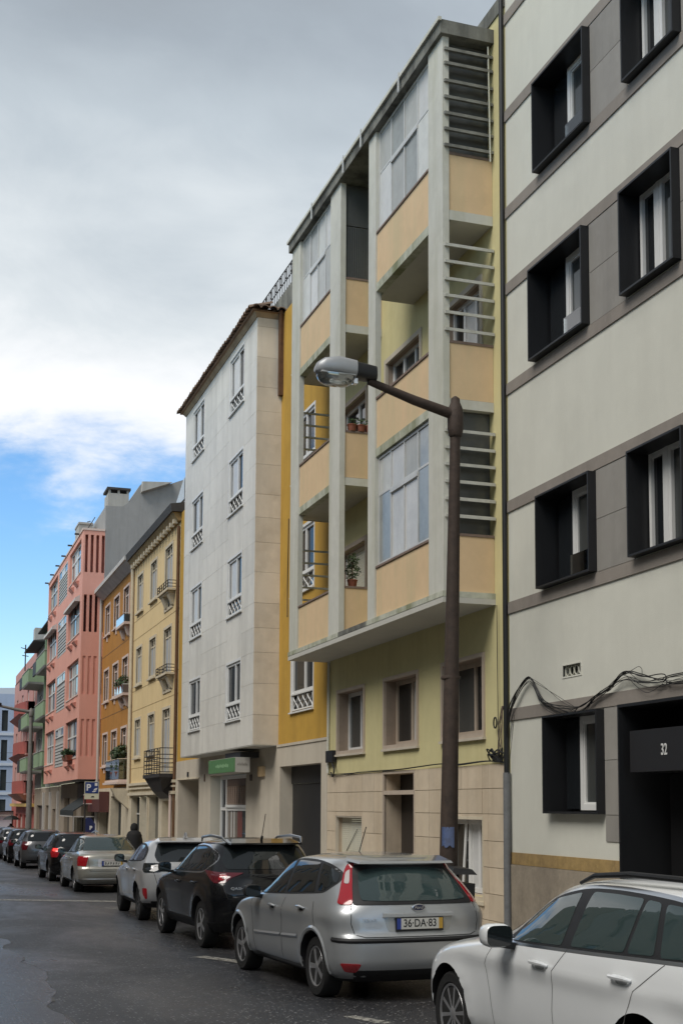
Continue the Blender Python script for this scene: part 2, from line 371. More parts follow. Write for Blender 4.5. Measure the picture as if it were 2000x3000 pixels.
tag(strip(6.2, 7.9, -60, 112, .12, 60).build('pavement', M_cobble), kind='structure')
tag(strip(-6.1, -4.05, -60, 112, .12, 60).build('pavement', M_cobble), kind='structure')
def kerb(x0, x1):
    objs = MB()
    a, b = -60, 112
    objs.hexa([(x0, a, gz(a)-.03), (x1, a, gz(a)-.03), (x1, b, gz(b)-.03), (x0, b, gz(b)-.03), (x0, a, gz(a)+.06), (x1, a, gz(a)+.06), (x1, b, gz(b)+.06), (x0, b, gz(b)+.06)])
    k = tag(objs.build('kerb', M_joint), kind='structure')
    me = MB().hexa([(x0, .006, -.02), (x1+.004, .006, -.02), (x1+.004, .994, -.032), (x0, .994, -.032), (x0+.015, .006, .125), (x1+.004, .006, .125), (x1+.004, .994, .113), (x0+.015, .994, .113)]).mesh('kerbstone', M_kerb, fix=True)
    for i in range(8, 70): put(me, 'kerbstone', k, (0, i, gz(i)))
kerb(6.05, 6.2)
MB().hexa([(-4.05, -60, gz(-60)-.03), (-3.9, -60, gz(-60)-.03), (-3.9, 112, gz(112)-.03), (-4.05, 112, gz(112)-.03), (-4.05, -60, gz(-60)+.125), (-3.92, -60, gz(-60)+.125), (-3.92, 112, gz(112)+.125), (-4.05, 112, gz(112)+.125)]).build('kerb', M_kerb)['kind'] = 'structure'
def worn_paint():
    m = bpy.data.materials.new('worn_white_paint'); m.use_nodes = True; t = m.node_tree; b = t.nodes['Principled BSDF']; L = t.links.new
    g = t.nodes.new('ShaderNodeNewGeometry'); n = t.nodes.new('ShaderNodeTexNoise'); n.inputs['Scale'].default_value = 14; n.inputs['Detail'].default_value = 7; n.inputs['Roughness'].default_value = .75; L(g.outputs['Position'], n.inputs['Vector'])
    r = t.nodes.new('ShaderNodeMapRange'); r.inputs['From Min'].default_value = .40; r.inputs['From Max'].default_value = .55; L(n.outputs['Fac'], r.inputs['Value'])
    b.inputs['Base Color'].default_value = (.42, .405, .36, 1); b.inputs['Roughness'].default_value = .6
    tr = t.nodes.new('ShaderNodeBsdfTransparent'); mx_ = t.nodes.new('ShaderNodeMixShader'); L(r.outputs[0], mx_.inputs[0]); L(tr.outputs[0], mx_.inputs[1]); L(b.outputs[0], mx_.inputs[2])
    L(mx_.outputs[0], t.nodes['Material Output'].inputs[0]); return m
M_paint = worn_paint()
def mark(pts, dz=.004):
    tag(MB().quad(*[(x, y, gz(y)+dz) for x, y in pts]).build('road_marking', M_paint), kind='structure')
mark([(.6, 31.8), (4.5, 29.65), (4.55, 30.0), (.6, 32.4)]); mark([(1.0, 39.75), (4.2, 38.85), (4.2, 39.05), (1.0, 40.05)])
mark([(3.70, 17.45), (4.15, 16.45), (4.3, 16.6), (3.9, 17.5)]); mark([(3.93, 27.6), (4.3, 27.2), (4.4, 27.3), (3.98, 27.75)]); mark([(3.95, 11.75), (4.14, 11.2), (4.28, 11.25), (4.08, 11.75)])
mark([(3.6, 46.9), (4.3, 46.5), (4.3, 46.65), (3.6, 47.05)])
# smoother damp asphalt left of the lane, colour lifted to stand for reflected sky
M_patch = asphalt('asphalt_smooth', 1.15, .14, .28)
rp = random.Random(11); edge_ = []
for i in range(60):
    y = 7+i*.3; edge_.append((1.50+.10*math.sin(y*.9)+.05*math.sin(y*3.1+1)+rp.uniform(-.05, .05)-max(0, y-20.5)*.16, y))
tag(MB().quad(*[(x, y, gz(y)+.004) for x, y in [(-1.2, 7)]+edge_+[(-1.2, edge_[-1][1])]]).build('road_patch', M_patch), kind='structure')
ck = MB()
for (x0, y0), (x1, y1) in zip(edge_, edge_[1:]):
    if rp.random() < .6: ck.quad((x0, y0, gz(y0)+.006), (x0+rp.uniform(.0, .035), y0, gz(y0)+.006), (x1+rp.uniform(.0, .035), y1, gz(y1)+.006), (x1, y1, gz(y1)+.006))
tag(ck.build('road_joint', mat('broken_tar', (.16, .155, .15), .9, .5, 20, bump=.6)), kind='structure')

# ------------------------------------------------------------------ A: grey-white block, number 32
A = empty('apartment_building', (FX, 12, gz(12)+.12), 'off-white rendered apartment block with black boxed windows and house number 32', 'building', )
A_Y0, A_Y1, A_TOP = 4.0, 16.0, 16.2
boxes = [ # y0, y1, z0, z1, column
 (13.57, 14.97, 10.43, 11.70, 1), (11.57, 12.66, 10.43, 11.70, 2), (13.67, 15.14, 7.85, 9.12, 1), (11.65, 12.78, 7.85, 9.12, 2),
 (13.57, 14.98, 4.71, 5.95, 1), (11.57, 12.69, 4.71, 5.95, 2), (13.45, 14.84, 1.77, 3.02, 1), (13.57, 14.97, 13.37, 14.6, 1), (11.57, 12.66, 13.37, 14.6, 2)]
holes = [(b[0]+.01, b[1]-.01, b[2]+.01, b[3]-.01, .02) for b in boxes] + [(11.2, 13.0, -.4, 3.03, .02), (14.01, 14.47, 3.5, 3.64, .1)]
wl = MB().wall(FX, A_Y0, A_Y1, 1.08, A_TOP, holes)
wl.quad((FX, A_Y1, -.6), (FX, A_Y1, A_TOP), (20, A_Y1, A_TOP), (20, A_Y1, -.6)); wl.quad((FX, A_Y0, -.6), (20, A_Y0, -.6), (20, A_Y0, A_TOP), (FX, A_Y0, A_TOP))
wl.quad((FX, A_Y0, A_TOP), (20, A_Y0, A_TOP), (20, A_Y1, A_TOP), (FX, A_Y1, A_TOP)); wl.quad((20, A_Y0, -.6), (20, A_Y1, -.6), (20, A_Y1, A_TOP), (20, A_Y0, A_TOP))
wallA = wl.build('wall', M_render, A, fix=False)
for z0, z1 in ((3.04, 3.20), (4.53, 4.69), (5.965, 6.125), (7.66, 7.82), (9.13, 9.29), (10.26, 10.42), (11.72, 11.88), (13.2, 13.36), (14.62, 14.78)):
    MB().box(FX-.02, FX+.01, A_Y0, A_Y1+.02, z0, z1).build('string_course', M_band, A)
for z0, z1 in ((4.695, 5.96), (7.825, 9.125), (10.425, 11.715)):
    zm = (z0+z1)/2+.02
    for y0, y1 in ((12.70, 13.565), (9.4, 11.56)):
        if z0 == 7.825: y0, y1 = y0+.09, y1+.09
        for a, b in ((z0+.005, zm-.004), (zm+.004, z1-.003)): MB().box(FX-.012, FX+.01, y0+.004, y1-.004, a, b).build('panel', M_panel, A)
for a, b in ((1.45, 1.757), (1.765, 2.405), (2.413, 3.036)): MB().box(FX-.012, FX+.01, 13.005, 13.445, a, b).build('panel', M_panel, A)
MB().box(FX-.012, FX+.01, 9.4, 11.1, 1.3, 3.036).build('panel', M_panel, A)
def boxwin(y0, y1, z0, z1, colm):
    t = .025; X0, X1 = 7.68, 8.12
    mb = MB(); mb.box(X0, X1, y0, y0+t, z0, z1).box(X0, X1, y1-t, y1, z0, z1).box(X0, X1, y0+t, y1-t, z0, z0+t).box(X0, X1, y0+t, y1-t, z1-t, z1)
    mb.box(X1, X1+.02, y0, y1, z0, z1)
    w_ = mb.build('window', M_black, A)
    if colm == 1:
        a, b = y0+.33, y0+.88
        f = frame(MB(), 7.95, a, b, z0+t+.02, z1-t-.005, .075, .07); frame(f, 7.965, a+.07, b-.07, z0+t+.09, z1-t-.075, .03, .05)
        f.build('frame', M_white, w_)
        MB().box(7.99, 8.0, a+.09, b-.09, z0+.12, z1-.1).build('pane', M_glassg, w_)
        MB().box(7.99, 8.0, b+.02, y1-t-.05, z0+.06, z1-.05).build('pane', M_glass, w_)
        MB().box(7.985, 8.02, b+.004, b+.016, z0+.06, z1-.05).build('frame', M_black, w_)
        if z0 > 4: MB().box(7.80, 7.808, y0+.17, y0+.68, z0+.03, z0+.32).build('glass_guard', M_clear, w_)
    else:
        a, m1, m2, b = y0+.05, y0+.61, y0+.78, y1-.05
        f = MB(); f.box(7.95, 8.01, b-.05, b, z0+t, z1-t).box(7.95, 8.01, m1, m2, z0+t, z1-t).box(7.943, 7.95, m1+.055, m2-.055, z0+t, z1-t).box(7.95, 8.01, a, a+.05, z0+t, z1-t).box(7.955, 8.01, a+.05, m1, z1-t-.06, z1-t).box(7.955, 8.01, m2, b-.05, z1-t-.06, z1-t)
        f.build('frame', M_white, w_)
        MB().box(7.99, 8.0, m2+.003, b-.053, z0+t, z1-t).build('pane', M_glass, w_); MB().box(7.99, 8.0, a+.053, m1-.003, z0+t, z1-t).build('pane', M_glassg, w_)
for b in boxes: boxwin(*b)
# entrance with number panel
dm = MB(); dm.box(7.70, 8.5, 12.97, 13.0, -.3, 3.035).box(7.70, 8.5, 11.2, 12.97, 3.0, 3.035).box(8.5, 8.55, 11.2, 13.0, -.3, 3.03)
door = dm.build('door', M_black, A)
MB().box(8.3, 8.36, 11.9, 12.4, 2.72, 3.0).build('door_frame', M_alu, door); MB().box(8.29, 8.297, 11.94, 12.37, 2.755, 2.96).build('pane', M_glass, door)
MB().box(8.32, 8.4, 12.0, 12.9, -.2, 2.24).build('door_leaf', M_blackdeep, door)
MB().box(7.74, 8.5, 11.2, 12.80, 2.25, 2.72).build('number_panel', mat('panel_black', (.018, .018, .02), .4), door)
text_mesh('32', .175, mat('numeral_white', (.62, .62, .60), .5), 'house_number', door, (7.738, 12.10, 2.48), (0, -1, 0), (0, 0, 1), .002, 'CENTER', .72, .002)
# vent grille
vf = frame(MB(), 7.793, 13.99, 14.49, 3.48, 3.66, .02, .03).build('vent', M_render, A)
vr = MB()
for k in range(4):
    c = 14.07+k*.113
    pts = [(7.835, c+.05*math.cos(t_), 3.57+.06*math.sin(t_)) for t_ in np.linspace(0, 2*math.pi, 15)]
    vr.tube(pts, .009, 5, False)
vr.build('ring', M_col, vf); MB().box(7.89, 7.9, 14.0, 14.48, 3.49, 3.65).build('backing', M_blackdeep, vf)
# plinth
MB().box(FX-.012, FX+.02, 13.005, A_Y1, 1.075, 1.235).build('plinth_band', M_ochreband, A)
MB().box(FX-.03, FX+.02, 13.005, A_Y1, -.6, 1.07).build('plinth', M_cement, A); MB().box(FX-.03, FX+.02, A_Y0, 11.2, -.6, 1.07).build('plinth', M_cement, A)

# ------------------------------------------------------------------ B: olive block with balcony bays
B = empty('apartment_building', (FX, 20, gz(20)+.12), 'olive yellow apartment block with two stacks of apricot balcony bays above stone ground floor', 'building')
BY0, BY1 = 16.001, 24.15
gw = [(22.05, 23.55, 2.90, 4.03), (19.43, 20.95, 2.90, 4.03), (16.87, 18.35, 2.92, 4.03)]
low = [(19.53, 20.95, -.5, 2.05, .5), (19.53, 20.95, 2.12, 2.40, .5), (22.1, 23.6, .95, 1.65, .3), (16.87, 18.35, .58, 1.67, .25)]
bw = [(19.3, 20.9, 8.55, 9.75, .2), (16.9, 18.2, 8.3, 9.7, .2), (22.0, 23.5, 5.55, 6.75, .2), (22.0, 23.5, 8.4, 9.6, .2)]
wl = MB().wall(FX, BY0, BY1, -.6, 13.68, [(*g, .25) for g in gw] + low + bw, rev=False)
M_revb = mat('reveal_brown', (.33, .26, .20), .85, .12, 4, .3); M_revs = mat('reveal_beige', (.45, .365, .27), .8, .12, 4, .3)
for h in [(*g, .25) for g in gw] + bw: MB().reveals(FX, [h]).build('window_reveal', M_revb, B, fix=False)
for h in low: MB().reveals(FX, [h]).build('opening_reveal', M_revs, B, fix=False)
wl.quad((FX, BY0, 13.68), (16, BY0, 13.68), (16, BY1, 13.68), (FX, BY1, 13.68)); wl.quad((FX, BY1, 12), (FX, BY1, 13.68), (16, BY1, 13.68), (16, BY1, 12))
wl.build('wall', M_yellow, B, fix=False)
MB().box(FX-.02, FX+.2, BY0, 24.2, 13.5, 13.74).build('roof_parapet', M_mould, B)
# slabs and columns
MB().box(6.985, FX-.002, 16.44, 24.30, 4.72, 4.80).build('floor_slab', M_soffit, B)
for y0, y1 in ((16.44, 19.66), (19.665, 21.14), (21.145, 24.30)):
    MB().box(6.98, 7.2, y0, y1, 4.805, 4.885).build('slab_edge', M_moss if y0 != 19.665 else M_mould, B)
MB().box(7.202, FX-.003, 16.44, 16.52, 4.802, 4.885).build('slab_edge', M_moss, B)
MB().box(6.94, FX-.003, 16.38, 24.36, 13.15, 13.36).build('roof_slab', M_mould, B)
MB().box(6.90, 6.95, 16.36, 24.38, 13.33, 13.385).build('roof_edge', M_col, B)
for y in (17.95, 19.75, 20.7, 22.6): MB().box(6.885, 6.899, y, y+.05, 13.10, 13.42).build('gutter_clip', M_alu, B)
for z0, z1 in ((7.555, 7.69), (10.365, 10.505)):
    for y0, y1 in ((17.0, 19.3), (21.75, 23.72)):
        MB().box(7.015, 7.15, y0, y1, z0, z1).build('slab_edge', M_moss, B)
    for y0, y1 in ((16.47, 19.62), (21.17, 24.2)):
        MB().box(7.152, FX-.002, y0, y1, z0+.002, z1-.002).build('floor_slab', M_soffit, B)
for y0, y1 in ((16.45, 17.0), (19.3, 19.65), (21.15, 21.75), (23.72, 24.28)):
    MB().box(7.0, 7.10, y0, y1, 4.887, 13.148).build('bay_column', M_col, B)
LV = [(4.887, 5.70), (7.69, 8.52), (10.505, 11.36)]
for y0, y1 in ((17.0, 19.3), (21.75, 23.72)):
    for z0, z1 in LV:
        pp = MB().box(7.03, 7.12, y0+.002, y1-.002, z0+.002, z1).build('parapet', M_orange, B)
        MB().box(7.01, 7.14, y0+.002, y1-.002, z1+.001, z1+.035).build('coping', M_cap, pp)
for yy, sg in ((16.47, 1), (21.17, 1), (24.17, -1)):     # parapets across the ends of the bays
    for z0, z1 in LV:
        pp = MB().box(7.101, FX-.003, yy, yy+.08, z0+.002, z1-.01).build('parapet', M_orange, B)
        MB().box(7.101, FX-.003, yy-.01, yy+.09, z1-.009, z1+.03).build('coping', M_cap, pp)
    for z0, z1 in ((4.74, 4.88), (7.545, 7.685), (10.355, 10.50)):
        if z0 > 5: MB().box(7.101, FX-.003, yy-.012, yy-.001, z0, z1).build('slab_edge', M_col, B)
def glazing(y0, y1, z0, zt, z1, mats4):
    w_ = MB(); n = 4; X = 7.055
    frame(w_, X, y0+.003, y1-.003, z0, z1, .045, .05, [y0+(y1-y0)*k/n for k in (1, 2, 3)], [zt], .035)
    w_.box(X-.012, X, y0+(y1-y0)*.25, y0+(y1-y0)*.75, zt-.09, zt-.03)
    o = w_.build('window', M_alu, B)
    for k in range(n):
        a, b = y0+(y1-y0)*k/n+.02, y0+(y1-y0)*(k+1)/n-.02
        dx = .012 if k in (0, 3) else .022
        MB().box(X+dx, X+dx+.006, a, b, z0+.04, zt-.015).build('pane', mats4[k], o)
        MB().box(X+.02, X+.026, a, b, zt+.015, z1-.04).build('pane', (M_frost, M_dim, M_frost, M_curtain)[(k+int(z0)) % 4], o)
glazing(17.0, 19.3, 5.74, 6.91, 7.55, [M_dim, M_curtain, M_curtain, M_dim])
glazing(17.0, 19.3, 11.40, 12.41, 13.145, [M_frost, M_dim, M_frost, M_curtain])
glazing(21.75, 23.72, 11.40, 12.35, 13.145, [M_frost, M_frost, M_curtain, M_frost])
M_slat = mat('slat_concrete', (.50, .50, .45), .9, .2, 5, .4, .2, dirt=(.22, .21, .15))
M_slatd = mat('slat_stained', (.22, .22, .195), .9, .3, 5, .6, .3, dirt=(.06, .06, .055), dirtamt=.4)
M_greyp = mat('infill_grey', (.10, .105, .105), .35, .15, 3, .2, coat=.3)
slat = MB().hexa([(7.02, 0, -.014), (7.79, 0, -.014), (7.79, .10, .022), (7.02, .10, .022), (7.02, 0, .03), (7.79, 0, .03), (7.79, .10, .06), (7.02, .10, .06)])
me_s = slat.mesh('slat', M_slat, fix=True); me_sd = slat.mesh('slat', M_slatd, fix=True)
SL1, SL2, SL3 = (5.95, 6.20, 6.45, 6.70, 6.945, 7.19), (8.68, 8.93, 9.18, 9.43, 9.69, 9.94), (11.45, 11.70, 11.94, 12.19, 12.44, 12.71, 12.93)
for zz_ in SL1+SL2: put(me_s, 'slat', B, (0, 16.40, zz_))
for zz_ in SL3: put(me_sd, 'slat', B, (0, 16.40, zz_))
me_l = MB().box(7.02, 7.79, 0, .05, -.016, .016).mesh('slat', M_slat)
for z0 in (5.95, 8.78):
    for k in range(5): put(me_l, 'slat', B, (0, 24.2, z0+.25*k))
MB().box(7.12, FX-.01, 16.60, 16.63, 5.70, 7.55).build('infill_panel', M_greyp, B); MB().box(7.12, FX-.01, 16.60, 16.63, 11.36, 13.14).build('infill_panel', M_greyp, B)
me_c = MB().box(7.12, 7.795, 21.19, 21.22, 11.37, 12.35)
for k in range(16): me_c.box(7.12+k*.042, 7.135+k*.042, 21.178, 21.19, 11.40, 12.35)
me_c.build('infill_panel', M_greyp, B); MB().box(7.12, FX-.005, 21.185, 21.215, 12.37, 13.14).build('infill_panel', M_greyp, B)
tb = MB().tube([(7.72, 16.42, 13.1), (7.725, 16.39, 12), (7.735, 16.39, 11.3)], .012, 6).build('drain_tube', M_col, B)
# windows behind the balconies
window(B, 7.92, 19.3, 20.9, 8.55, 9.75, M_white, [M_glass, M_glassg, M_glass], .06, .06)
frame(MB(), 7.775, 19.22, 20.98, 8.47, 9.83, .085, .05).build('window_surround', M_beige, B)
window(B, 7.92, 16.9, 18.2, 8.3, 9.7, M_white, [M_glass, M_curtain, M_glass], .07, .06)
frame(MB(), 7.775, 16.82, 18.28, 8.22, 9.78, .085, .05).build('window_surround', M_beige, B)
w_ = window(B, 7.92, 22.0, 23.5, 8.4, 9.6, M_white, [M_glassg, M_glass], .06, .06)
w_ = frame(MB(), 7.92, 22.0, 23.5, 5.55, 6.75, .05, .04).build('window', M_white, B)
me_sl = MB().box(7.935, 7.95, 22.05, 23.45, 0, .042).mesh('shutter_slat', M_shut)
for k in range(24): put(me_sl, 'shutter_slat', w_, (0, 0, 5.6+k*.047))
for y0, y1, z0, z1 in ((21.9, 23.6, 8.3, 9.7), (21.9, 23.6, 5.45, 6.85)): frame(MB(), 7.775, y0, y1, z0, z1, .085, .05).build('window_surround', M_pink_st, B)
# ground floor windows
for i, (y0, y1, z0, z1) in enumerate(gw):
    s = frame(MB(), FX-.03, y0-.06, y1+.06, z0-.06, z1+.06, .062, .05)
    sr_ = s.build('window_surround', M_pink_st, B)
    MB().box(FX-.055, FX+.22, y0-.08, y1+.08, z0-.10, z0-.062).build('sill', M_beige, sr_)
    pm = ([M_curtain, M_glass], [M_curtain, M_glassg], [M_glassg, M_glass])[i]
    window(B, FX+.20, y0+.002, y1-.002, z0+.002, z1-.002, M_white if i < 1 else M_pink_st, [M_glass, M_glassg] if i != 1 else [M_curtain, M_glass], .07, .06)
# stone cladding of the ground floor, slab by slab
zr = [-.62, -.11, .26, .63, 1.0, 1.37, 1.75, 2.11, 2.455]
ycol = [16.04, 16.66, 16.87, 17.6, 18.35, 18.88, 19.48, 21.0, 21.42, 22.07, 22.82, 23.62, 24.14]
hz = [(19.48, 21.0, -.7, 2.46), (22.07, 23.63, .94, 1.66), (16.87, 18.35, .57, 1.68)]
for a, b in zip(ycol, ycol[1:]):
    for c, d in zip(zr, zr[1:]):
        rects = [(c, d)]
        for h in hz:
            if h[0]-.01 <= a and b <= h[1]+.01:
                new = []
                for r0, r1 in rects:
                    if h[3] <= r0 or h[2] >= r1: new.append((r0, r1)); continue
                    if h[2] > r0: new.append((r0, h[2]))
                    if h[3] < r1: new.append((h[3], r1))
                rects = new
        for r0, r1 in rects:
            if r1-r0 > .03: MB().box(FX-.03-random.random()*.004, FX+.004, a+.004, b-.004, r0+.004, r1-.004).build('stone_slab', M_stone, B)
fr_ = frame(MB(), FX-.035, 19.48, 21.0, -.5, 2.455, .05, .05, (), [2.085], .07).build('door', M_pink_st, B)
MB().box(FX+.28, FX+.33, 19.54, 20.94, 2.12, 2.40).build('transom', M_blackdeep, fr_)
MB().box(FX+.30, FX+.35, 19.54, 20.94, -.4, 2.05).build('door_leaf', mat('door_brown', (.03, .024, .02), .5), fr_)
MB().box(FX+.27, FX+.30, 20.05, 20.12, -.4, 2.05).build('door_stile', M_brown, fr_)
sw = frame(MB(), FX-.025, 22.07, 23.63, .9, 1.68, .04, .06).build('window_surround', M_beige, B)
me_sl = MB().box(FX+.10, FX+.115, 22.1, 23.6, 0, .034).mesh('shutter_slat', M_shut)
for k in range(19): put(me_sl, 'shutter_slat', sw, (0, 0, .94+k*.037))
MB().tube([(FX+.09, 23.3, 1.0), (FX+.08, 22.65, 1.42)], .006, 5).build('strap', M_wire, sw)
lw = frame(MB(), FX-.035, 16.83, 18.39, .50, 1.71, .045, .06).build('window_surround', M_creamst, B)
MB().box(FX-.06, FX+.1, 16.8, 18.42, .45, .50).build('sill', M_creamst, lw)
window(B, FX+.14, 16.88, 18.34, .59, 1.66, M_white, [M_glassg, M_curtain, M_glass], .07, .06, [16.88, 17.35, 17.7, 18.34], .09)
MB().hexa([(FX+.10, 17.85, .65), (FX+.12, 17.85, .65), (FX+.12, 17.90, .65), (FX+.10, 17.90, .65), (FX+.10, 17.72, 1.62), (FX+.12, 17.72, 1.62), (FX+.12, 17.77, 1.62), (FX+.10, 17.77, 1.62)]).build('sash_stile', M_white, B)
# ------------------------------------------------------------------ C: marble-fronted block with ochre flanks and a shop
C_ = empty('apartment_building', (FX, 32, gz(32)+.12), 'white marble clad bay front block with ochre flanks and tiled eave over a shop', 'building')
CY0, CY1 = 24.16, 39.5
CZ = [3.215, 3.89, 4.60, 5.31, 5.87, 6.44, 7.15, 7.84, 8.42, 8.96, 9.66, 10.37, 10.91, 11.48, 12.19, 12.92, 13.13]
rowsC = [(3.88, 5.29), (6.43, 7.86), (8.97, 10.37), (11.52, 12.95)]
och = [(25.2, 26.86, a, b, .18) for a, b in rowsC]
MB().wall(FX, CY0, 36.0, 3.2, 13.25, och).wall(FX, 36.0, CY1, 3.2, 11.1, []).quad((FX, CY0, 13.25), (16, CY0, 13.25), (16, 36.0, 13.25), (FX, 36.0, 13.25)).quad((FX, 36.0, 11.0), (16, 36.0, 11.0), (16, 36.0, 13.25), (FX, 36.0, 13.25)).quad((FX, 36, 11.1), (16, 36, 11.1), (16, CY1, 11.1), (FX, CY1, 11.1)).build('wall', M_ochre, C_, fix=False)
gfh = [(24.55, 27.6, -.6, 2.72, .34), (30.65, 34.62, -.6, 2.66, .35), (36.12, 39.12, -.6, 2.62, .8)]
gf = MB().wall(FX-.03, CY0, CY1, -.7, 3.195, gfh).quad((FX-.03, CY0, 3.195), (FX+.02, CY0, 3.195), (FX+.02, CY1, 3.195), (FX-.03, CY1, 3.195)).quad((FX-.03, CY0, -.7), (FX+.02, CY0, -.7), (FX+.02, CY0, 3.195), (FX-.03, CY0, 3.195))
gf.build('ground_floor', M_beige, C_, fix=False)
MB().box(FX-.05, FX-.028, CY0, 27.83, 3.16, 3.215).build('string_course', M_beige, C_)
# bay core and slabs
bay = MB().box(7.305, FX+.01, 27.885, 35.96, 3.22, 13.125).build('bay', M_joint, C_)
MB().box(7.205, FX-.002, 27.86, 35.99, 3.195, 3.218).build('soffit', M_soffit, bay)
fy = [27.86, 29.02, 30.50, 31.95, 33.46, 34.96, 35.99]
win = [(29.02, 30.50), (33.46, 34.96)]
for c, d in zip(CZ, CZ[1:]):
    MB().box(7.205, FX-.001, 27.853-random.random()*.004, 27.888, c+.0025, d-.0025).build('stone_slab', M_marbles, bay)
zf = sorted(set(CZ + [z for r in rowsC for z in r])); zf = [z for i, z in enumerate(zf) if i == 0 or z-zf[i-1] > .06]
for a, b in zip(fy, fy[1:]):
    zs = CZ if (a, b) not in win else sorted([3.215, 13.13] + [z for r in rowsC for z in r])
    for c, d in zip(zs, zs[1:]):
        if (a, b) in win and any(abs(c-r[0]) < .01 for r in rowsC): continue
        MB().box(7.2-random.random()*.002, 7.31, a+.0025, b-.0025, c+.0025, d-.0025).build('stone_slab', M_marble, bay)
def cwin(X, y0, y1, z0, z1, root, open_=None):
    """white double sash over a small lattice panel"""
    zb = z0+.40
    w_ = frame(MB(), X+.02, y0+.03, y1-.03, zb, z1-.03, .06, .06, [y0+(y1-y0)*.42], (), .09)
    w_.box(X-.01, X+.06, y0+.03, y1-.03, zb-.035, zb-.002)
    w_ = w_.build('window', M_white, root)
    ym = y0+(y1-y0)*.42
    MB().box(X+.06, X+.066, y0+.085, ym-.04, zb+.055, z1-.085).build('pane', M_deepg, w_)
    MB().box(X+.06, X+.066, ym+.04, y1-.085, zb+.055, z1-.085).build('pane', M_deepg, w_)
    if open_: MB().box(X+.052, X+.058, ym+.05, ym+.05+(y1-ym-.14)*random.uniform(.45, .95), zb+.055, z1-.085).build('curtain', M_curtain, w_)
    g = MB(); ya, yb = y0+.16, y1-.10; n = 4; za, zc = z0+.05, zb-.06
    for k in range(n):
        a, b = ya+(yb-ya)*k/n, ya+(yb-ya)*(k+1)/n
        for s_ in (1, -1):
            p = [(X+.03, a+(b-a)*(.5-.5*s_*math.cos(math.pi*t_)), za+(zc-za)*t_) for t_ in np.linspace(0, 1, 7)]
            g.tube(p, .014, 4, False)
    g.box(X+.015, X+.045, y0+.04, y1-.04, za-.02, za+.01).box(X+.015, X+.045, y0+.04, y0+.07, za+.01, zb-.04).box(X+.015, X+.045, y1-.07, y1-.04, za+.01, zb-.04)
    g.build('lattice', M_white, w_)
    MB().box(X+.07, X+.08, y0+.01, y1-.01, z0+.02, zb-.02).build('backing', M_glass, w_)
    MB().box(X-.05, X+.03, y0-.03, y1+.05, z0-.035, z0-.003).build('sill', M_white, w_)
    fr2 = MB().box(X-.012, X+.02, y0-.02, y0+.03, z0, z1+.03).box(X-.012, X+.02, y1-.03, y1+.02, z0, z1+.03).box(X-.012, X+.02, y0+.03, y1-.03, z1-.03, z1+.03).build('surround', M_white, w_)
for y0, y1 in win:
    for i, (z0, z1) in enumerate(rowsC):
        cwin(7.2, y0, y1, z0, z1, C_, i > 0)
for z0, z1 in rowsC: cwin(FX, 25.2, 26.86, z0, z1, C_)
# eave with barrel tiles
MB().hexa([(7.18, 27.84, 13.132), (FX, 27.84, 13.132), (FX, 36.0, 13.132), (7.18, 36.0, 13.132), (7.10, 27.75, 13.235), (FX, 27.75, 13.235), (FX, 36.08, 13.235), (7.10, 36.08, 13.235)]).build('eave', M_eave, C_)
MB().hexa([(7.04, 27.68, 13.237), (9.5, 27.68, 13.237), (9.5, 36.15, 13.237), (7.04, 36.15, 13.237), (7.04, 27.68, 13.26), (9.5, 29.2, 14.0), (9.5, 35, 14.0), (7.04, 36.15, 13.26)]).build('roof', M_tile, C_)
tm = MB(); prof = [(math.cos(t_)*.105, math.sin(t_)*.085) for t_ in np.linspace(0, math.pi, 7)]
inner = [(x*.8, z*.75-.005) for x, z in prof]
for (x0, dz0), (x1, dz1) in (((0, 0), (.55, .17)),):
    n0 = len(prof)
    vs0 = [(x0, p[0], p[1]+dz0) for p in prof] + [(x0, p[0], p[1]+dz0) for p in inner] + [(x1, p[0]*.85, p[1]*.85+dz1) for p in prof]
    fs = [(i, i+1, n0+i+1, n0+i) for i in range(n0-1)] + [(i+1, i, 2*n0+i, 2*n0+i+1) for i in range(n0-1)]
    tm.add(vs0, fs)
tme = tm.mesh('roof_tile', M_tile)
for k in range(39): put(tme, 'roof_tile', C_, (6.96+random.uniform(-.012, .012), 27.74+k*.220, 13.26))
tm2 = MB(); tm2.v = [(p[1], p[0], p[2]) for p in tm.v]; tm2.f = [f[::-1] for f in tm.f]; tme2 = tm2.mesh('roof_tile', M_tile)
for k in range(5): put(tme2, 'roof_tile', C_, (7.12+k*.2, 27.60, 13.27))
# shop
M_shopin = mat('shop_interior', (.20, .17, .14), .7, .3, 4, coat=.6)
sh = frame(MB(), FX+0.110, 30.68, 34.0, -.6, 2.63, .09, .07, [33.35], [1.76], .08).build('shop_front', M_white, C_)
gr = MB()
gr.box(FX+0.130, FX+0.150, 30.78, 33.3, 1.82, 2.54)
gr.build('shutter', M_grille, sh)
gm = MB().tube([(0, a, .035*math.sin(a*28)) for a in np.linspace(30.78, 33.3, 60)], .010, 4, False).mesh('shutter_link', mat('grille_light', (.32, .24, .19), .5))
for k in range(9): put(gm, 'shutter_link', sh, (FX+0.122, 0, 1.88+k*.055))
MB().box(FX+0.080, FX+0.160, 30.76, 33.31, 1.80, 1.87).build('shutter_bar', M_white, sh)
for i, (a, b, mm) in enumerate(((30.77, 31.7, M_glassg), (31.7, 32.2, mat('poster_red', (.22, .05, .035), .5, coat=1)), (32.2, 33.3, M_shopin))): MB().box(FX+0.150, FX+0.160, a+.01, b-.01, -.5, 1.72).build('pane', mm, sh)
MB().box(FX+0.150, FX+0.160, 33.42, 33.9, -.5, 2.55).build('pane', M_glass, sh); MB().tube([(FX+0.080, 33.45, .6), (FX+0.060, 33.45, .72), (FX+0.080, 33.45, .9)], .015, 5).build('handle', M_black, sh)
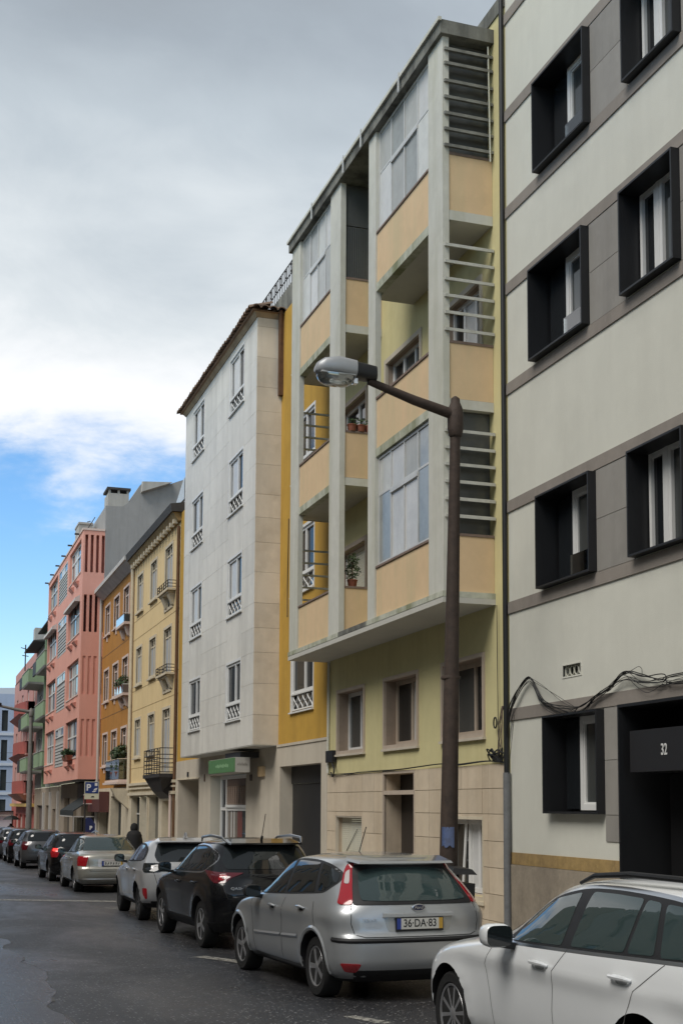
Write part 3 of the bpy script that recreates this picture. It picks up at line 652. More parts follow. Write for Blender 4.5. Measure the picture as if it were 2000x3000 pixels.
for a in (31.2, 32.5, 32.8): MB().box(FX+0.135, FX+0.149, a, a+.05, -.5, 1.7).build('mullion', M_white, sh)
sg = MB().box(7.12, 7.47, 29.13, 31.9, 2.63, 2.98).build('shop_sign', M_signw, C_)
MB().box(7.10, 7.119, 29.14, 31.88, 2.64, 2.97).build('sign_face', M_green, sg)
ls_ = MB()
for i in range(9): ls_.box(7.097, 7.0985, 29.75+i*.15, 29.86+i*.15, 2.755+.012*(i % 3), 2.83+.02*(i % 2))
ls_.build('lettering', mat('sign_text_pale', (.24, .42, .22), .5), sg)
ls_ = MB()
for i in range(7): ls_.box(7.17+i*.036, 7.193+i*.036, 29.1265, 29.128, 2.79, 2.83+.02*(i % 2))
ls_.build('lettering', mat('sign_text_grey', (.24, .22, .19), .5), sg)
MB().box(7.3, 7.76, 29.4, 30.9, 2.985, 3.12).build('awning_case', M_black, sg)
MB().box(FX-.10, FX-.031, 28.86, 29.32, 2.53, 2.77).build('wall_lamp', mat('lamp_beige', (.50, .36, .20), .5), C_)
MB().box(FX-.06, FX-.031, 30.05, 30.2, 2.45, 2.6).build('alarm_box', M_brown, C_)
MB().box(FX-.05, FX-.031, 37.55, 37.75, 2.70, 2.84).build('number_plate', M_black, C_); MB().box(FX-.05, FX-.031, 35.3, 35.4, 2.52, 2.72).build('number_plate', M_grille, C_)
rd = MB().box(FX+.24, FX+.30, 24.56, 27.59, 2.34, 2.73)
rd.box(FX+.27, FX+.30, 24.56, 27.59, -.6, 2.338)
rd.build('roller_door', M_roller, C_)
MB().box(FX+.70, FX+.76, 36.13, 39.11, -.6, 2.6).build('door', M_brown, C_)
MB().box(FX-.045, FX-.029, 36.0, 39.3, 2.62, 2.66).build('lintel', M_creamst, C_)
# rusty downpipe at the bay's near corner
MB().tube([(7.72, 27.72, 13.3), (7.735, 27.76, 13.0), (7.74, 27.78, 11.6)], .055, 10).build('downpipe', M_rust, C_, smooth=True)
MB().box(7.70, 7.799, 27.72, 27.84, 11.3, 13.27).build('rusty_corner', M_rust, C_)
# roof terrace railing beside the bay
rl = empty('roof_railing', (7.9, 25.9, 13.3), 'black iron railing on the roof terrace beside the tiled eave', 'railing')
MB().box(7.86, 8.1, 24.3, 31.2, 13.302, 13.86).build('parapet', M_mould, rl)
for z in (13.92, 14.22, 14.5): MB().tube([(7.95, 24.3, z), (7.95, 31.2, z)], .014, 5).build('rail', M_iron, rl)
bm_ = MB().tube([(7.95, 0, 13.86), (7.95, 0, 14.5)], .010, 5).mesh('baluster', M_iron)
for k in range(46): put(bm_, 'baluster', rl, (0, 24.35+k*.148, 0))
sc_ = MB()
for k in range(15):
    y = 24.6+k*.44; sc_.tube([(7.95, y+.07*math.sin(t_), 14.36+.1*math.cos(t_)) for t_ in np.linspace(0, 2*math.pi, 9)], .012, 4, False)
sc_.build('scroll', M_iron, rl)

# ------------------------------------------------------------------ D: cream house, E: orange house
def plainwin(root, y0, y1, z0, z1, fm, pm, X=FX, sill=True, rec=.14, apron=None):
    s = frame(MB(), X-.03, y0-.09, y1+.09, z0-.02, z1+.09, .09, .06).build('window_surround', fm, root)
    f = frame(MB(), X+rec-.03, y0, y1, z0, z1, .05, .05, [(y0+y1)/2], [z1-.28], .05).build('frame', fm, s)
    MB().box(X+rec, X+rec+.01, y0, y1, z0, z1-.28).build('pane', pm, s); MB().box(X+rec+.002, X+rec+.012, y0, y1, z1-.28, z1).build('pane', M_glass, s)
    if sill: MB().box(X-.09, X+.02, y0-.14, y1+.14, z0-.08, z0-.022).build('sill', fm, s)
    if apron: MB().box(X-.04, X+.02, (y0+y1)/2-.1, (y0+y1)/2+.1, z0-.30, z0-.082).build('bracket', fm, s)
D = empty('town_house', (FX, 44, gz(44)+.12), 'narrow cream yellow house with grey shuttered windows and three small iron balconies', 'building')
dw = [(46.42, 47.58), (43.6, 44.78), (40.76, 42.02)]; dz = [(3.6, 4.98), (6.29, 7.65), (9.02, 10.38)]
hl = [(y0, y1, (z0 if i < 2 else z0-.75), z1, .14) for i, (y0, y1) in enumerate(dw) for z0, z1 in dz]
MB().wall(FX, 39.52, 48.4, 2.55, 10.9, hl).build('wall', M_cream, D, fix=False)
for i, (y0, y1) in enumerate(dw):
    for z0, z1 in dz: plainwin(D, y0, y1, z0 if i < 2 else z0-.75, z1, M_creamst, M_greysh, sill=i < 2, rec=.05, apron=False)
for z in (3.2, 5.35, 6.1, 8.05, 8.75):
    MB().box(FX-.006, FX+.004, 39.53, 48.39, z, z+.015).build('score_line', M_dentil, D)
MB().hexa([(7.70, 39.5, 10.86), (FX, 39.5, 10.86), (FX, 48.4, 10.86), (7.70, 48.4, 10.86), (7.52, 39.5, 11.12), (FX, 39.5, 11.12), (FX, 48.4, 11.12), (7.52, 48.4, 11.12)]).build('cornice', M_dentil, D)
dme = MB().box(7.58, 7.72, 0, .16, 10.80, 10.94).mesh('dentil', M_creamst)
for k in range(16): put(dme, 'dentil', D, (0, 39.7+k*.55, 0))
MB().hexa([(7.47, 39.4, 11.125), (8.2, 39.4, 11.125), (8.2, 48.4, 11.125), (7.47, 48.4, 11.125), (7.42, 39.4, 11.36), (8.2, 39.4, 11.5), (8.2, 48.4, 11.5), (7.42, 48.4, 11.36)]).build('roof_edge', M_slate, D)
MB().quad((8.2, 39.4, 11.5), (8.2, 48.4, 11.5), (16, 48.4, 12.4), (16, 39.4, 12.4)).build('roof', M_tile, D)
MB().quad((7.9, 39.6, 11.6), (7.9, 41.3, 11.6), (7.9, 39.6, 12.35)).prism([(7.92, 39.6, 11.6), (7.92, 41.3, 11.6), (7.92, 39.6, 12.3)], (.05, 0, 0)).build('roof_screen', M_alu, D)
for z0 in (8.74, 6.02):
    base = MB()
    for yb in (40.45, 41.5): base.hexa([(7.74, yb, z0-.40), (FX, yb, z0-.46), (FX, yb+.3, z0-.46), (7.74, yb+.3, z0-.40), (7.60, yb-.05, z0-.06), (FX, yb-.05, z0-.06), (FX, yb+.35, z0-.06), (7.60, yb+.35, z0-.06)])
    base.box(7.58, FX, 40.35, 41.95, z0-.058, z0)
    base = base.box(7.52, FX-.001, 40.2, 42.05, z0+.002, z0+.07).build('balcony', M_creamst, D)
    r_ = MB()
    for zz_ in (.12, .22, .32): r_.tube([(FX, 40.23, z0+zz_), (7.54, 40.23, z0+zz_), (7.54, 42.02, z0+zz_), (FX, 42.02, z0+zz_)], .013, 4)
    for y in np.linspace(40.23, 42.02, 6): r_.tube([(7.54, y, z0+.07), (7.54, y, z0+.33)], .015, 4)
    r_.build('railing', M_iron, base)
z0 = 2.84
base = MB().hexa([(7.5, 40.3, z0-.55), (FX, 40.2, z0-.8), (FX, 42.2, z0-.8), (7.5, 42.0, z0-.55), (7.32, 39.75, z0-.12), (FX, 39.75, z0-.12), (FX, 42.6, z0-.12), (7.32, 42.6, z0-.12)]).box(7.27, FX-.001, 39.72, 42.65, z0-.118, z0).build('balcony', M_iron, D)
r_ = MB()
for zz_ in (.05, .2, .33, .46, .6, .8): r_.tube([(FX, 39.75, z0+zz_), (7.30, 39.75, z0+zz_), (7.30, 42.6, z0+zz_), (FX, 42.6, z0+zz_)], .014, 4)
for y in np.linspace(39.75, 42.6, 7): r_.tube([(7.30, y, z0), (7.30, y, z0+.8)], .015, 4)
for k in range(4): r_.tube([(7.30, 40.1+k*.7+.15*math.cos(t_), z0+.69+.08*math.sin(t_)) for t_ in np.linspace(0, 6.283, 9)], .012, 4, False)
r_.build('railing', M_iron, base)
dg = MB().wall(FX-.03, 39.52, 48.4, -.8, 2.55, [(44.6, 48.0, -.8, 2.15, .3), (42.4, 44.2, -.8, 2.15, .3), (39.9, 41.8, -.8, 2.0, .5)]).build('ground_floor', M_creamst, D, fix=False)
for y0, y1, m_ in ((45.9, 48.0, M_awn), (44.62, 45.6, M_greysh)): 
    dd = MB().box(FX+.2, FX+.24, y0, y1, -.8, 2.13).build('door', m_, D); MB().box(FX+.17, FX+.2, y0, y1, 1.5, 1.56).build('transom', M_alu, dd)
for y0, y1 in ((42.42, 43.2), (43.3, 44.18)): MB().box(FX+.2, FX+.24, y0, y1, -.8, 2.13).build('door', M_glassg, D)
MB().box(FX+.42, FX+.45, 39.9, 41.8, -.8, 2.0).build('door', M_creamst, D)
for y in (45.7, 44.3): MB().box(FX-.08, FX+.2, y, y+.12, -.8, 2.14).build('pilaster', M_creamst, D)
for z, h in ((2.2, .1), (2.42, .06), (2.56, .09)): MB().box(FX-.09-h*.3, FX+.02, 39.52, 48.4, z, z+h).build('string_course', M_creamst, D)
MB().tube([(7.74, 39.62, 10.7), (7.74, 39.62, -.4)], .05, 8).build('downpipe', M_rust, D)
MB().tube([(7.72, 40.1, 2.3), (7.72, 40.1, -.4)], .05, 8).build('downpipe', M_pinktrim, D)
MB().tube([(7.73, 48.5, 10.9), (7.73, 48.5, 2.4)], .07, 8).build('downpipe', M_creamst, D)

E_ = empty('town_house', (FX, 53, gz(53)+.12), 'deep orange house with white deep cornice and plants on its balconies', 'building')
ew = [(54.75, 56.1), (52.12, 53.55), (49.6, 50.95)]; ez = [(3.50, 4.86), (6.28, 7.64), (9.19, 10.45)]
hl = [(y0, y1, z0 if i < 2 else z0-.5, z1, .14) for i, (y0, y1) in enumerate(ew) for z0, z1 in ez]
MB().wall(FX, 48.42, 57.0, 2.55, 11.0, hl).build('wall', M_oranged, E_, fix=False)
for i, (y0, y1) in enumerate(ew):
    for z0, z1 in ez: plainwin(E_, y0, y1, z0 if i < 2 else z0-.5, z1, M_pinktrim, M_glassg, sill=i < 2, rec=.08, apron=i < 2)
for z in (5.6, 8.3): MB().box(FX-.006, FX+.004, 48.45, 56.98, z, z+.015).build('score_line', M_brown, E_)
MB().hexa([(7.76, 48.45, 10.92), (FX, 48.45, 10.92), (FX, 57.0, 10.92), (7.76, 57.0, 10.92), (7.42, 48.45, 11.2), (FX, 48.45, 11.2), (FX, 57.1, 11.2), (7.42, 57.1, 11.2)]).build('cornice', M_cornw, E_)
MB().box(7.38, 7.9, 48.42, 57.2, 11.202, 11.36).build('cornice', M_cornw, E_)
MB().quad((7.9, 48.4, 11.5), (7.9, 57, 11.5), (16, 57, 12.6), (16, 48.4, 12.6)).build('roof', M_tile, E_)
M_glpan = mat('balcony_glass_blue', (.42, .56, .72), .12, coat=1.0)
for z0, pl in ((8.86, False), (6.1, True)):
    base = MB()
    for yb in (49.35, 50.6): base.hexa([(7.73, yb, z0-.42), (FX, yb, z0-.48), (FX, yb+.3, z0-.48), (7.73, yb+.3, z0-.42), (7.60, yb-.05, z0-.04), (FX, yb-.05, z0-.04), (FX, yb+.35, z0-.04), (7.60, yb+.35, z0-.04)])
    base = base.box(7.52, FX-.001, 49.08, 51.25, z0-.038, z0+.06).build('balcony', M_pinktrim, E_)
    MB().box(7.535, 7.545, 49.25, 51.2, z0+.07, z0+.36).build('balcony_panel', M_glpan, base)
    MB().box(7.55, FX-.02, 49.1, 49.12, z0+.07, z0+.36).build('balcony_panel', M_brown if pl else M_glassg, base)
    MB().tube([(FX, 49.1, z0+.39), (7.54, 49.1, z0+.39), (7.54, 51.23, z0+.39), (FX, 51.23, z0+.39)], .015, 4).build('railing', M_alu, base)
z0 = 2.82
base = MB().box(7.40, FX-.001, 48.9, 52.5, z0-.08, z0).box(7.33, FX-.001, 48.8, 52.6, z0-.17, z0-.082).build('balcony', M_pinktrim, E_)
for a, b in ((48.95, 50.7), (50.75, 52.45)): MB().box(7.42, 7.432, a, b, z0+.02, z0+.76).build('balcony_panel', glass_clear('glass_green', (.55, .68, .58), .85), base)
MB().tube([(FX, 48.95, z0+.79), (7.42, 48.95, z0+.79), (7.42, 52.48, z0+.79), (FX, 52.48, z0+.79)], .016, 4).build('railing', M_creamst, base)
MB().box(7.435, FX-.01, 48.93, 48.942, z0+.02, z0+.76).build('balcony_panel', glass_clear('glass_green', (.55, .68, .58), .85), base)
MB().wall(FX-.03, 48.42, 57.0, -.9, 2.55, [(53.9, 56.6, -.9, 2.2, .4), (50.4, 53.2, -.9, 2.2, .4)]).build('ground_floor', M_creamst, E_, fix=False)
MB().box(FX+.3, FX+.34, 50.4, 53.2, -.9, 2.2).build('door', M_awn, E_); MB().box(FX+.3, FX+.34, 53.9, 56.6, -.9, 2.2).build('door', M_glass, E_)
for y in (50.4, 51.0, 51.6): MB().box(FX+.2, FX+.3, y, y+.08, -.9, 2.2).build('door_frame', M_black, E_)
MB().hexa([(7.3, 48.6, 2.1), (FX-.03, 48.6, 1.7), (FX-.03, 48.9, 1.7), (7.3, 48.9, 2.1), (7.1, 48.6, 2.48), (FX-.03, 48.6, 2.48), (FX-.03, 48.9, 2.48), (7.1, 48.9, 2.48)]).build('bracket', M_creamst, E_)
MB().tube([(7.7, 57.0, 11.0), (7.7, 57.0, -.4)], .08, 8).build('downpipe', M_cornw, E_)
MB().box(7.35, FX-.05, 53.6, 57.2, 1.55, 2.4).build('shop_board', mat('board_maroon', (.10, .035, .03), .6), E_)

# ------------------------------------------------------------------ F: pink block with slotted bay end
F = empty('apartment_building', (FX, 64, gz(64)+.12), 'salmon pink apartment block with vertical slots in its bay end and grey siding panels', 'building')
FB, fy0, fy1, fz0, fz1 = 6.85, 56.95, 72.3, 2.97, 14.08
def k7(y): return y*1.0379
fr3 = [(12.32, 13.85), (9.58, 11.25), (6.78, 8.42), (3.98, 5.72)]
cols = [(57.7, 62.2), (63.0, 66.9), (67.5, 72.0)]
hl = []
for z0, z1 in fr3: hl += [(cols[0][0], cols[0][1], z0, z1, .25), (cols[1][0], cols[1][1], z0-.28, z1-.05, .06), (cols[2][0], cols[2][1], z0, z1, .25)]
fb = MB().wall(FB, fy0, fy1, fz0, fz1, hl)
fb.quad((FB, fy0, fz1), (FX, fy0, fz1), (FX, fy1, fz1), (FB, fy1, fz1)).quad((FB, fy1, fz0), (FX, fy1, fz0), (FX, fy1, fz1), (FB, fy1, fz1))
fbo = fb.build('bay', M_pinkw, F, fix=False)
MB().quad((FB, fy0, fz0), (FB, fy1, fz0), (FX, fy1, fz0), (FX, fy0, fz0)).build('soffit', M_gw, fbo)
sl = []
for z0, z1, dpt in ((12.18, 13.88, .5), (9.5, 11.17, .5), (6.72, 8.42, .05), (3.98, 5.62, .05)):
    for k in range(4): sl.append((6.93+k*.243, 7.06+k*.243 if k < 3 else 7.797, z0, z1, dpt))
ymap(MB().wall(0, FB, FX, fz0, fz1, sl), fy0).build('bay_end', M_pinkw, fbo, fix=False)
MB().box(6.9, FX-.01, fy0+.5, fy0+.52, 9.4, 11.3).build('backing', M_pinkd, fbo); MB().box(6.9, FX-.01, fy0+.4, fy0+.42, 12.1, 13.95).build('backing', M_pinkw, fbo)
MB().box(6.9, FX-.01, fy0+.045, fy0+.07, 3.9, 8.5).build('backing', M_pinkw, fbo)
MB().box(FB-.04, FX, fy0-.03, fy1+.03, fz1, fz1+.09).build('roof_edge', M_pinktrim, F)
for k in range(6): MB().box(6.60, 6.85, 58.2+k*2.75, 58.28+k*2.75, 14.10, 14.17).build('spout', M_slate, F)
for i, (z0, z1) in enumerate(fr3):
    for j, (y0, y1) in enumerate((cols[0], cols[2])):
        w_ = window(F, FB+.12, y0, y1, z0, z1, M_siding if (i+j) % 2 else M_white, ([M_curtain, M_glass, M_curtain, M_glassg], [M_glassg, M_siding, M_glass, M_siding], [M_curtain, M_glassg, M_siding, M_glass])[(i+j) % 3], .08, .06)
        MB().box(FB+.11, FB+.119, y0+.08, y1-.08, z0+.95, z0+1.02).build('transom', M_white, w_)
        MB().box(FB-.03, FB+.1, y0-.05, y1+.05, z0-.06, z0-.003).build('sill', M_pinktrim, w_)
        if i == 1: MB().hexa([(FB-.25, y0, z1-.28), (FB, y0, z1-.28), (FB, y1, z1-.28), (FB-.25, y1, z1-.28), (FB-.22, y0, z1-.12), (FB, y0, z1+.02), (FB, y1, z1+.02), (FB-.22, y1, z1-.12)]).build('blind_box', M_cornw, w_)
        for bk in range(2):
            yb = y0+.6+bk*1.9
            MB().hexa([(FB-.03, yb, z0-.54), (FB+.01, yb, z0-.54), (FB+.01, yb+.7, z0-.54), (FB-.03, yb+.7, z0-.54), (FB-.18, yb-.05, z0-.36), (FB+.01, yb-.05, z0-.3), (FB+.01, yb+.8, z0-.3), (FB-.18, yb+.8, z0-.36)]).build('bracket', M_pinkw, F)
    y0, y1 = cols[1]; z0 -= .28; z1 -= .05
    p_ = MB().box(FB+.045, FB+.06, y0, y1, z0, z1).build('siding_panel', M_siding, F)
    for k in range(8): MB().hexa([(FB+.005, y0+.02, z0+.03+k*.155), (FB+.044, y0+.02, z0+.03+k*.155), (FB+.044, y1-.02, z0+.03+k*.155), (FB+.005, y1-.02, z0+.03+k*.155), (FB+.035, y0+.02, z0+.17+k*.155), (FB+.044, y0+.02, z0+.17+k*.155), (FB+.044, y1-.02, z0+.17+k*.155), (FB+.035, y1-.02, z0+.17+k*.155)]).build('siding_board', M_siding, p_)
    window(F, FB+.0, y0+.05, y1-.05, z1-.48, z1-.01, M_white, [M_glass, M_curtain, M_glass], .06, .04)
MB().wall(FX, fy0+.02, fy1, -.95, 2.96, [(57.6, 63.2, -.95, 2.1, .6), (65, 66.6, -.95, 2.0, .3), (68, 70.5, .2, 2.2, .3)]).build('ground_floor', M_taupe, F, fix=False)
MB().box(FX+.5, FX+.55, 57.6, 63.2, -.95, 2.1).build('shop_front', M_glass, F); MB().box(FX-.06, FX, 57.2, 64.4, 2.12, 2.9).build('shop_board', M_brown, F)
for y in (58.4, 60.2, 61.9): MB().box(FX+.4, FX+.5, y, y+.12, -.95, 2.1).build('shop_mullion', M_brown, F)
MB().box(FX+.2, FX+.25, 65, 66.6, -.95, 2.0).build('door', M_brown, F); MB().box(FX+.2, FX+.25, 68, 70.5, .2, 2.2).build('window', M_glassg, F)
# party wall with attic outline, chimney
pw = MB().prism([(FX, fy0, 2.9), (FX, fy0, 15.25), (8.55, fy0, 15.28), (8.85, fy0, 15.5), (9.3, fy0, 16.3), (9.47, fy0, 16.47), (10.7, fy0, 16.5), (11.3, fy0, 16.74), (16, fy0, 17.2), (16, fy0, 2.9)], (0, 9, 0)).build('party_wall', M_party, F)
MB().hexa([(9.35, fy0-.35, 15.95), (10.55, fy0-.35, 16.42), (10.75, fy0-.35, 16.5), (9.4, fy0-.35, 16.42), (9.35, fy0+.02, 15.95), (10.55, fy0+.02, 16.42), (10.75, fy0+.02, 16.55), (9.4, fy0+.02, 16.5)]).build('attic_gable', M_gw, F)
ch = MB().box(7.90, 8.83, fy0+.01, fy0+1.2, 15.2, 15.86).build('chimney', M_gw, F)
MB().box(7.84, 8.90, fy0-.06, fy0+1.27, 16.02, 16.12).build('chimney_cap', M_slate, ch)
for x in (7.92, 8.33, 8.74): MB().box(x, x+.09, fy0+.03, fy0+.15, 15.862, 16.018).build('chimney_pier', M_gw, ch)
MB().box(7.0, 7.62, 60, 61.5, 14.17, 15.0).box(6.97, 7.65, 59.95, 61.55, 15.002, 15.09).build('chimney', M_gw, F)
an = empty('roof_aerial', (7.3, 59, 14.2), 'thin aerial leaning beside the pink block chimney', 'aerial')
MB().tube([(7.05, 59, 14.2), (7.6, 59, 15.15)], .02, 5).tube([(7.4, 59, 14.95), (7.25, 59, 14.9)], .02, 4).build('mast', M_iron, an)
# ------------------------------------------------------------------ G: grey block with green balconies
G = empty('apartment_building', (FX, 80, gz(80)+.12), 'grey block with stacked pale green balconies and dark roof canopies', 'building')
gh = [(y, y+1.8, z, z+1.9, .2) for y in (74.2, 79.6, 85.0) for z in (4.3, 7.1, 9.9)]
MB().wall(FX, 72.32, 88.3, 2.9, 12.3, gh).box(FX+.5, 16, 72.32, 88.3, 12.0, 12.3).build('wall', M_gw, G, fix=False)
for y, _, z, z1, _2 in gh: window(G, FX+.1, y, y+1.8, z, z1, M_gbalc if y < 79 else M_white, [M_glassg, M_glass], .1, .08)
for y0, y1 in ((72.6, 78.0), (83.2, 88.2)):
    for z0 in (4.0, 6.82, 9.64):
        s_ = MB().hexa([(6.80, y0+.05, z0-.10), (FX, y0+.05, z0-.14), (FX, y1-.05, z0-.14), (6.80, y1-.05, z0-.10), (6.74, y0, z0), (FX, y0, z0), (FX, y1, z0), (6.74, y1, z0)]).build('balcony', M_gw, G)
        MB().box(6.76, 6.84, y0, y1, z0+.002, z0+.82).box(6.84, FX-.01, y0, y0+.08, z0+.002, z0+.82).box(6.84, FX-.01, y1-.08, y1, z0+.002, z0+.82).build('balcony_front', M_gbalc, s_)
        MB().box(6.73, 6.87, y0-.03, y1+.03, z0+.822, z0+.87).build('rail', M_gw, s_)
        MB().box(6.76, 6.84, y1+.06, y1+2.2, z0+.002, z0+.8).build('railing', M_iron, s_)
for y in (73.0, 78.2): MB().box(7.3, 7.5, y, y+.3, 2.9, 12.3).build('pier', M_gbalc, G)
for y0, y1, z in ((72.5, 79.5, 12.3), (82.5, 89.5, 12.25)):
    MB().hexa([(6.95, y0, z-.08), (FX+1, y0, z+.0), (FX+1, y1, z+.0), (6.95, y1, z-.08), (6.95, y0, z), (FX+1, y0, z+.2), (FX+1, y1, z+.2), (6.95, y1, z)]).build('roof_canopy', M_slate, G)
MB().box(7.2, 8.4, 84.4, 85.6, 12.45, 13.3).build('chimney', M_gw, G)
MB().wall(FX, 72.32, 88.3, -1.1, 2.89, [(75, 76.5, -1.1, 1.6, .2), (78.5, 80.5, .3, 1.8, .2), (82, 86.5, -1.1, 1.8, .3)]).build('ground_floor', M_taupe, G, fix=False)
for y0, y1, z0, z1 in ((75, 76.5, -1.1, 1.6), (78.5, 80.5, .3, 1.8), (82, 86.5, -1.1, 1.8)): MB().box(FX+.18, FX+.2, y0, y1, z0, z1).build('door' if z0 < 0 else 'window', M_brown, G)
for y in (73, 77.2, 81.2): MB().box(FX-.12, FX, y, y+.35, -1.1, 2.6).build('pilaster', M_cornw, G)
a2 = empty('roof_aerial', (7.0, 84, 10.5), 'dark antenna hanging below the dark canopy on the grey block', 'aerial')
MB().tube([(6.6, 84, 10.4), (6.6, 84, 12.1)], .04, 5).tube([(6.3, 84, 11.9), (6.9, 84, 11.75)], .025, 4).tube([(6.4, 84, 11.4), (6.8, 84, 11.35)], .025, 4).build('mast', M_iron, a2)
# ------------------------------------------------------------------ H: rose block with red balconies
H_ = empty('apartment_building', (FX, 98, gz(98)+.12), 'rose block with bulging red balconies above a red shop front', 'building')
hh = [(y, y+1.5, z, z+1.9, .15) for y in (90, 95, 100, 105) for z in (2.9, 5.6, 8.3)]
MB().wall(FX, 88.32, 109, 1.9, 11.7, hh).box(FX+.4, 16, 88.32, 109, 11.5, 11.72).build('wall', M_redw, H_, fix=False)
for y, _, z, z1, _2 in hh: window(H_, FX+.08, y, y+1.5, z, z1, M_white, [M_glass, M_glassg], .08, .06)
for z0 in (2.6, 5.3, 8.05):
    s_ = MB().hexa([(7.3, 90.4, z0-.45), (FX, 90.4, z0-.6), (FX, 98.6, z0-.6), (7.3, 98.6, z0-.45), (6.75, 89.9, z0), (FX, 89.9, z0), (FX, 99.1, z0), (6.75, 99.1, z0)]).build('balcony', M_redw, H_)
    pts = [(FX, 89.95)] + [(7.2-.42*math.sin(math.pi*t_), 89.95+9.1*t_) for t_ in np.linspace(0, 1, 13)] + [(FX, 99.05)]
    fm_ = MB()
    for p, q_ in zip(pts, pts[1:]): fm_.hexa([(p[0], p[1], z0+.002), (p[0]+.07, p[1], z0+.002), (q_[0]+.07, q_[1], z0+.002), (q_[0], q_[1], z0+.002), (p[0], p[1], z0+.88), (p[0]+.07, p[1], z0+.88), (q_[0]+.07, q_[1], z0+.88), (q_[0], q_[1], z0+.88)])
    fm_.build('balcony_front', M_red, s_)
    s2 = MB().box(7.15, FX, 84.9+3.5, 89.2, z0-.1, z0).build('balcony', M_redw, H_); MB().box(7.15, 7.22, 88.4, 89.2, z0+.002, z0+.75).build('balcony_front', M_red, s2)
MB().wall(FX, 88.32, 109, -1.4, 1.9, [(y, y+2.6, -1.4, 1.1, .2) for y in (90, 94, 98, 102)]).build('ground_floor', M_red, H_, fix=False)
for y in (90, 94, 98, 102):
    MB().box(FX+.15, FX+.18, y, y+2.6, -1.4, 1.1).build('door', M_redw, H_)
    for k in range(3): MB().box(FX+.08, FX+.14, y+.3+k*.8, y+.6+k*.8, -1.3, .9).build('door_panel', M_pinktrim, H_)
MB().box(7.3, FX, 88.4, 104, 1.7, 1.92).build('awning_board', mat('board_yellow', (.62, .42, .12), .6), H_)
MB().box(FX+1, FX+3.4, 101, 103, 11.73, 12.8).build('chimney', M_gw, H_)
MB().prism([(FX, 88.33, 11.6), (FX, 88.33, 12.4), (9.5, 88.33, 12.9), (9.5, 88.33, 11.6)], (0, 20, 0)).build('roof', M_redw, H_)
# ------------------------------------------------------------------ I: pale blue block closing the view
I_ = empty('apartment_building', (5, 122, gz(122)), 'pale blue block with white window bands closing the end of the street', 'building')
bh = [(x, x+.55, z, z+1.9, .2) for x in (-9, -7.6, -4, -2.6, 1.0, 2.4, 6.2, 7.5) for z in (.4, 3.1, 5.8, 8.5)]
ymap(MB().wall(0, -12, 9.2, -1.5, 11.9, bh), 120).build('wall', M_blue, I_, fix=False)
for x, x1, z, z1, _ in bh: MB().box(x, x1, 120.15, 120.18, z, z1).build('window', M_glassg, I_)
for z in (2.7, 5.35, 8.1): MB().box(-12, 9.2, 119.9, 120, z, z+.25).build('string_course', M_bluew, I_)
MB().prism([(9.2, 120.0, 11.9), (9.2, 120, 12.3), (8.9, 120, 12.5), (7, 120, 12.42), (-12, 120, 12.0), (-12, 120, 11.9)], (0, 10, 0)).build('roof', M_bluew, I_)
for z in (3.35, 6.05): MB().box(-11, 9, 119.7, 119.72, z+.45, z+.48).build('rail', M_iron, I_)
kio = empty('kiosk', (7.3, 108, gz(108)), 'small white kiosk roof beyond the umbrella at the street end', 'kiosk')
MB().box(6.2, 7.7, 107, 110, -1.2, .9).build('body', M_bluew, kio); MB().box(6.0, 7.85, 106.8, 110.2, .9, 1.0).box(6.05, 7.8, 106.85, 110.1, 1.002, 1.25).build('roof', M_cornw, kio); MB().box(5.95, 7.9, 106.7, 110.3, 1.252, 1.34).build('roof_edge', M_black, kio)
# ------------------------------------------------------------------ opposite side of the street (seen only in reflections)
for i, (y0, y1, h, m_) in enumerate(((-45, -14, 11.5, M_gw), (-13.9, 8, 11.5, M_taupe), (8.1, 33, 13.0, M_gw), (33.1, 60, 13.2, M_taupe), (60.1, 110, 13.0, M_gw))):
    o_ = empty('apartment_building', (-6.2, (y0+y1)/2, gz((y0+y1)/2)), 'plain block on the camera side of the street, out of frame, number %s along' % ('one', 'two', 'three', 'four', 'five')[i], 'building')
    hs_ = [(y, y+1.3, z, z+1.6, .15) for y in np.arange(y0+1.5, y1-2, 3.2) for z in np.arange(1.0, h-2, 2.9)]
    wb = MB().wall(-6.2, y0, y1, -2, h, hs_, .15, -1); wb.quad((-6.2, y0, h), (-6.2, y1, h), (-15, y1, h), (-15, y0, h)).quad((-6.2, y0, -2), (-6.2, y0, h), (-15, y0, h), (-15, y0, -2)).quad((-6.2, y1, -2), (-15, y1, -2), (-15, y1, h), (-6.2, y1, h)).quad((-15, y0, -2), (-15, y0, h), (-15, y1, h), (-15, y1, -2))
    wb.build('wall', m_, o_, fix=False); gp = MB()
    MB().box(-6.36, -6.34, y0+.1, y1-.1, 0, h-.3).build('glazing', M_glass, o_)
# ------------------------------------------------------------------ cars
def pchip(pts):
    x = np.array([p[0] for p in pts], float); y = np.array([p[1] for p in pts], float)
    h = np.diff(x); d = np.diff(y)/h; m = np.zeros(len(x))
    for i in range(1, len(x)-1):
        if d[i-1]*d[i] > 0:
            w1, w2_ = 2*h[i]+h[i-1], h[i]+2*h[i-1]; m[i] = (w1+w2_)/(w1/d[i-1]+w2_/d[i])
    m[0], m[-1] = d[0], d[-1]
    def f(t):
        t = min(max(t, x[0]), x[-1]); i = min(int(np.searchsorted(x, t, side='right'))-1, len(h)-1); i = max(i, 0)
        s = (t-x[i])/h[i]; a, b = 2*s**3-3*s**2+1, s**3-2*s**2+s; c, e = -2*s**3+3*s**2, s**3-s**2
        return float(a*y[i]+b*h[i]*m[i]+c*y[i+1]+e*h[i]*m[i+1])
    return f
def paint(name, col, metal=.0, rough=.35, spec=.5):
    m = mat(name, col, rough, .03, 1.5, metal=metal, coat=1.0, spec=spec)
    m.node_tree.nodes['Principled BSDF'].inputs['Coat Roughness'].default_value = .06
    return m
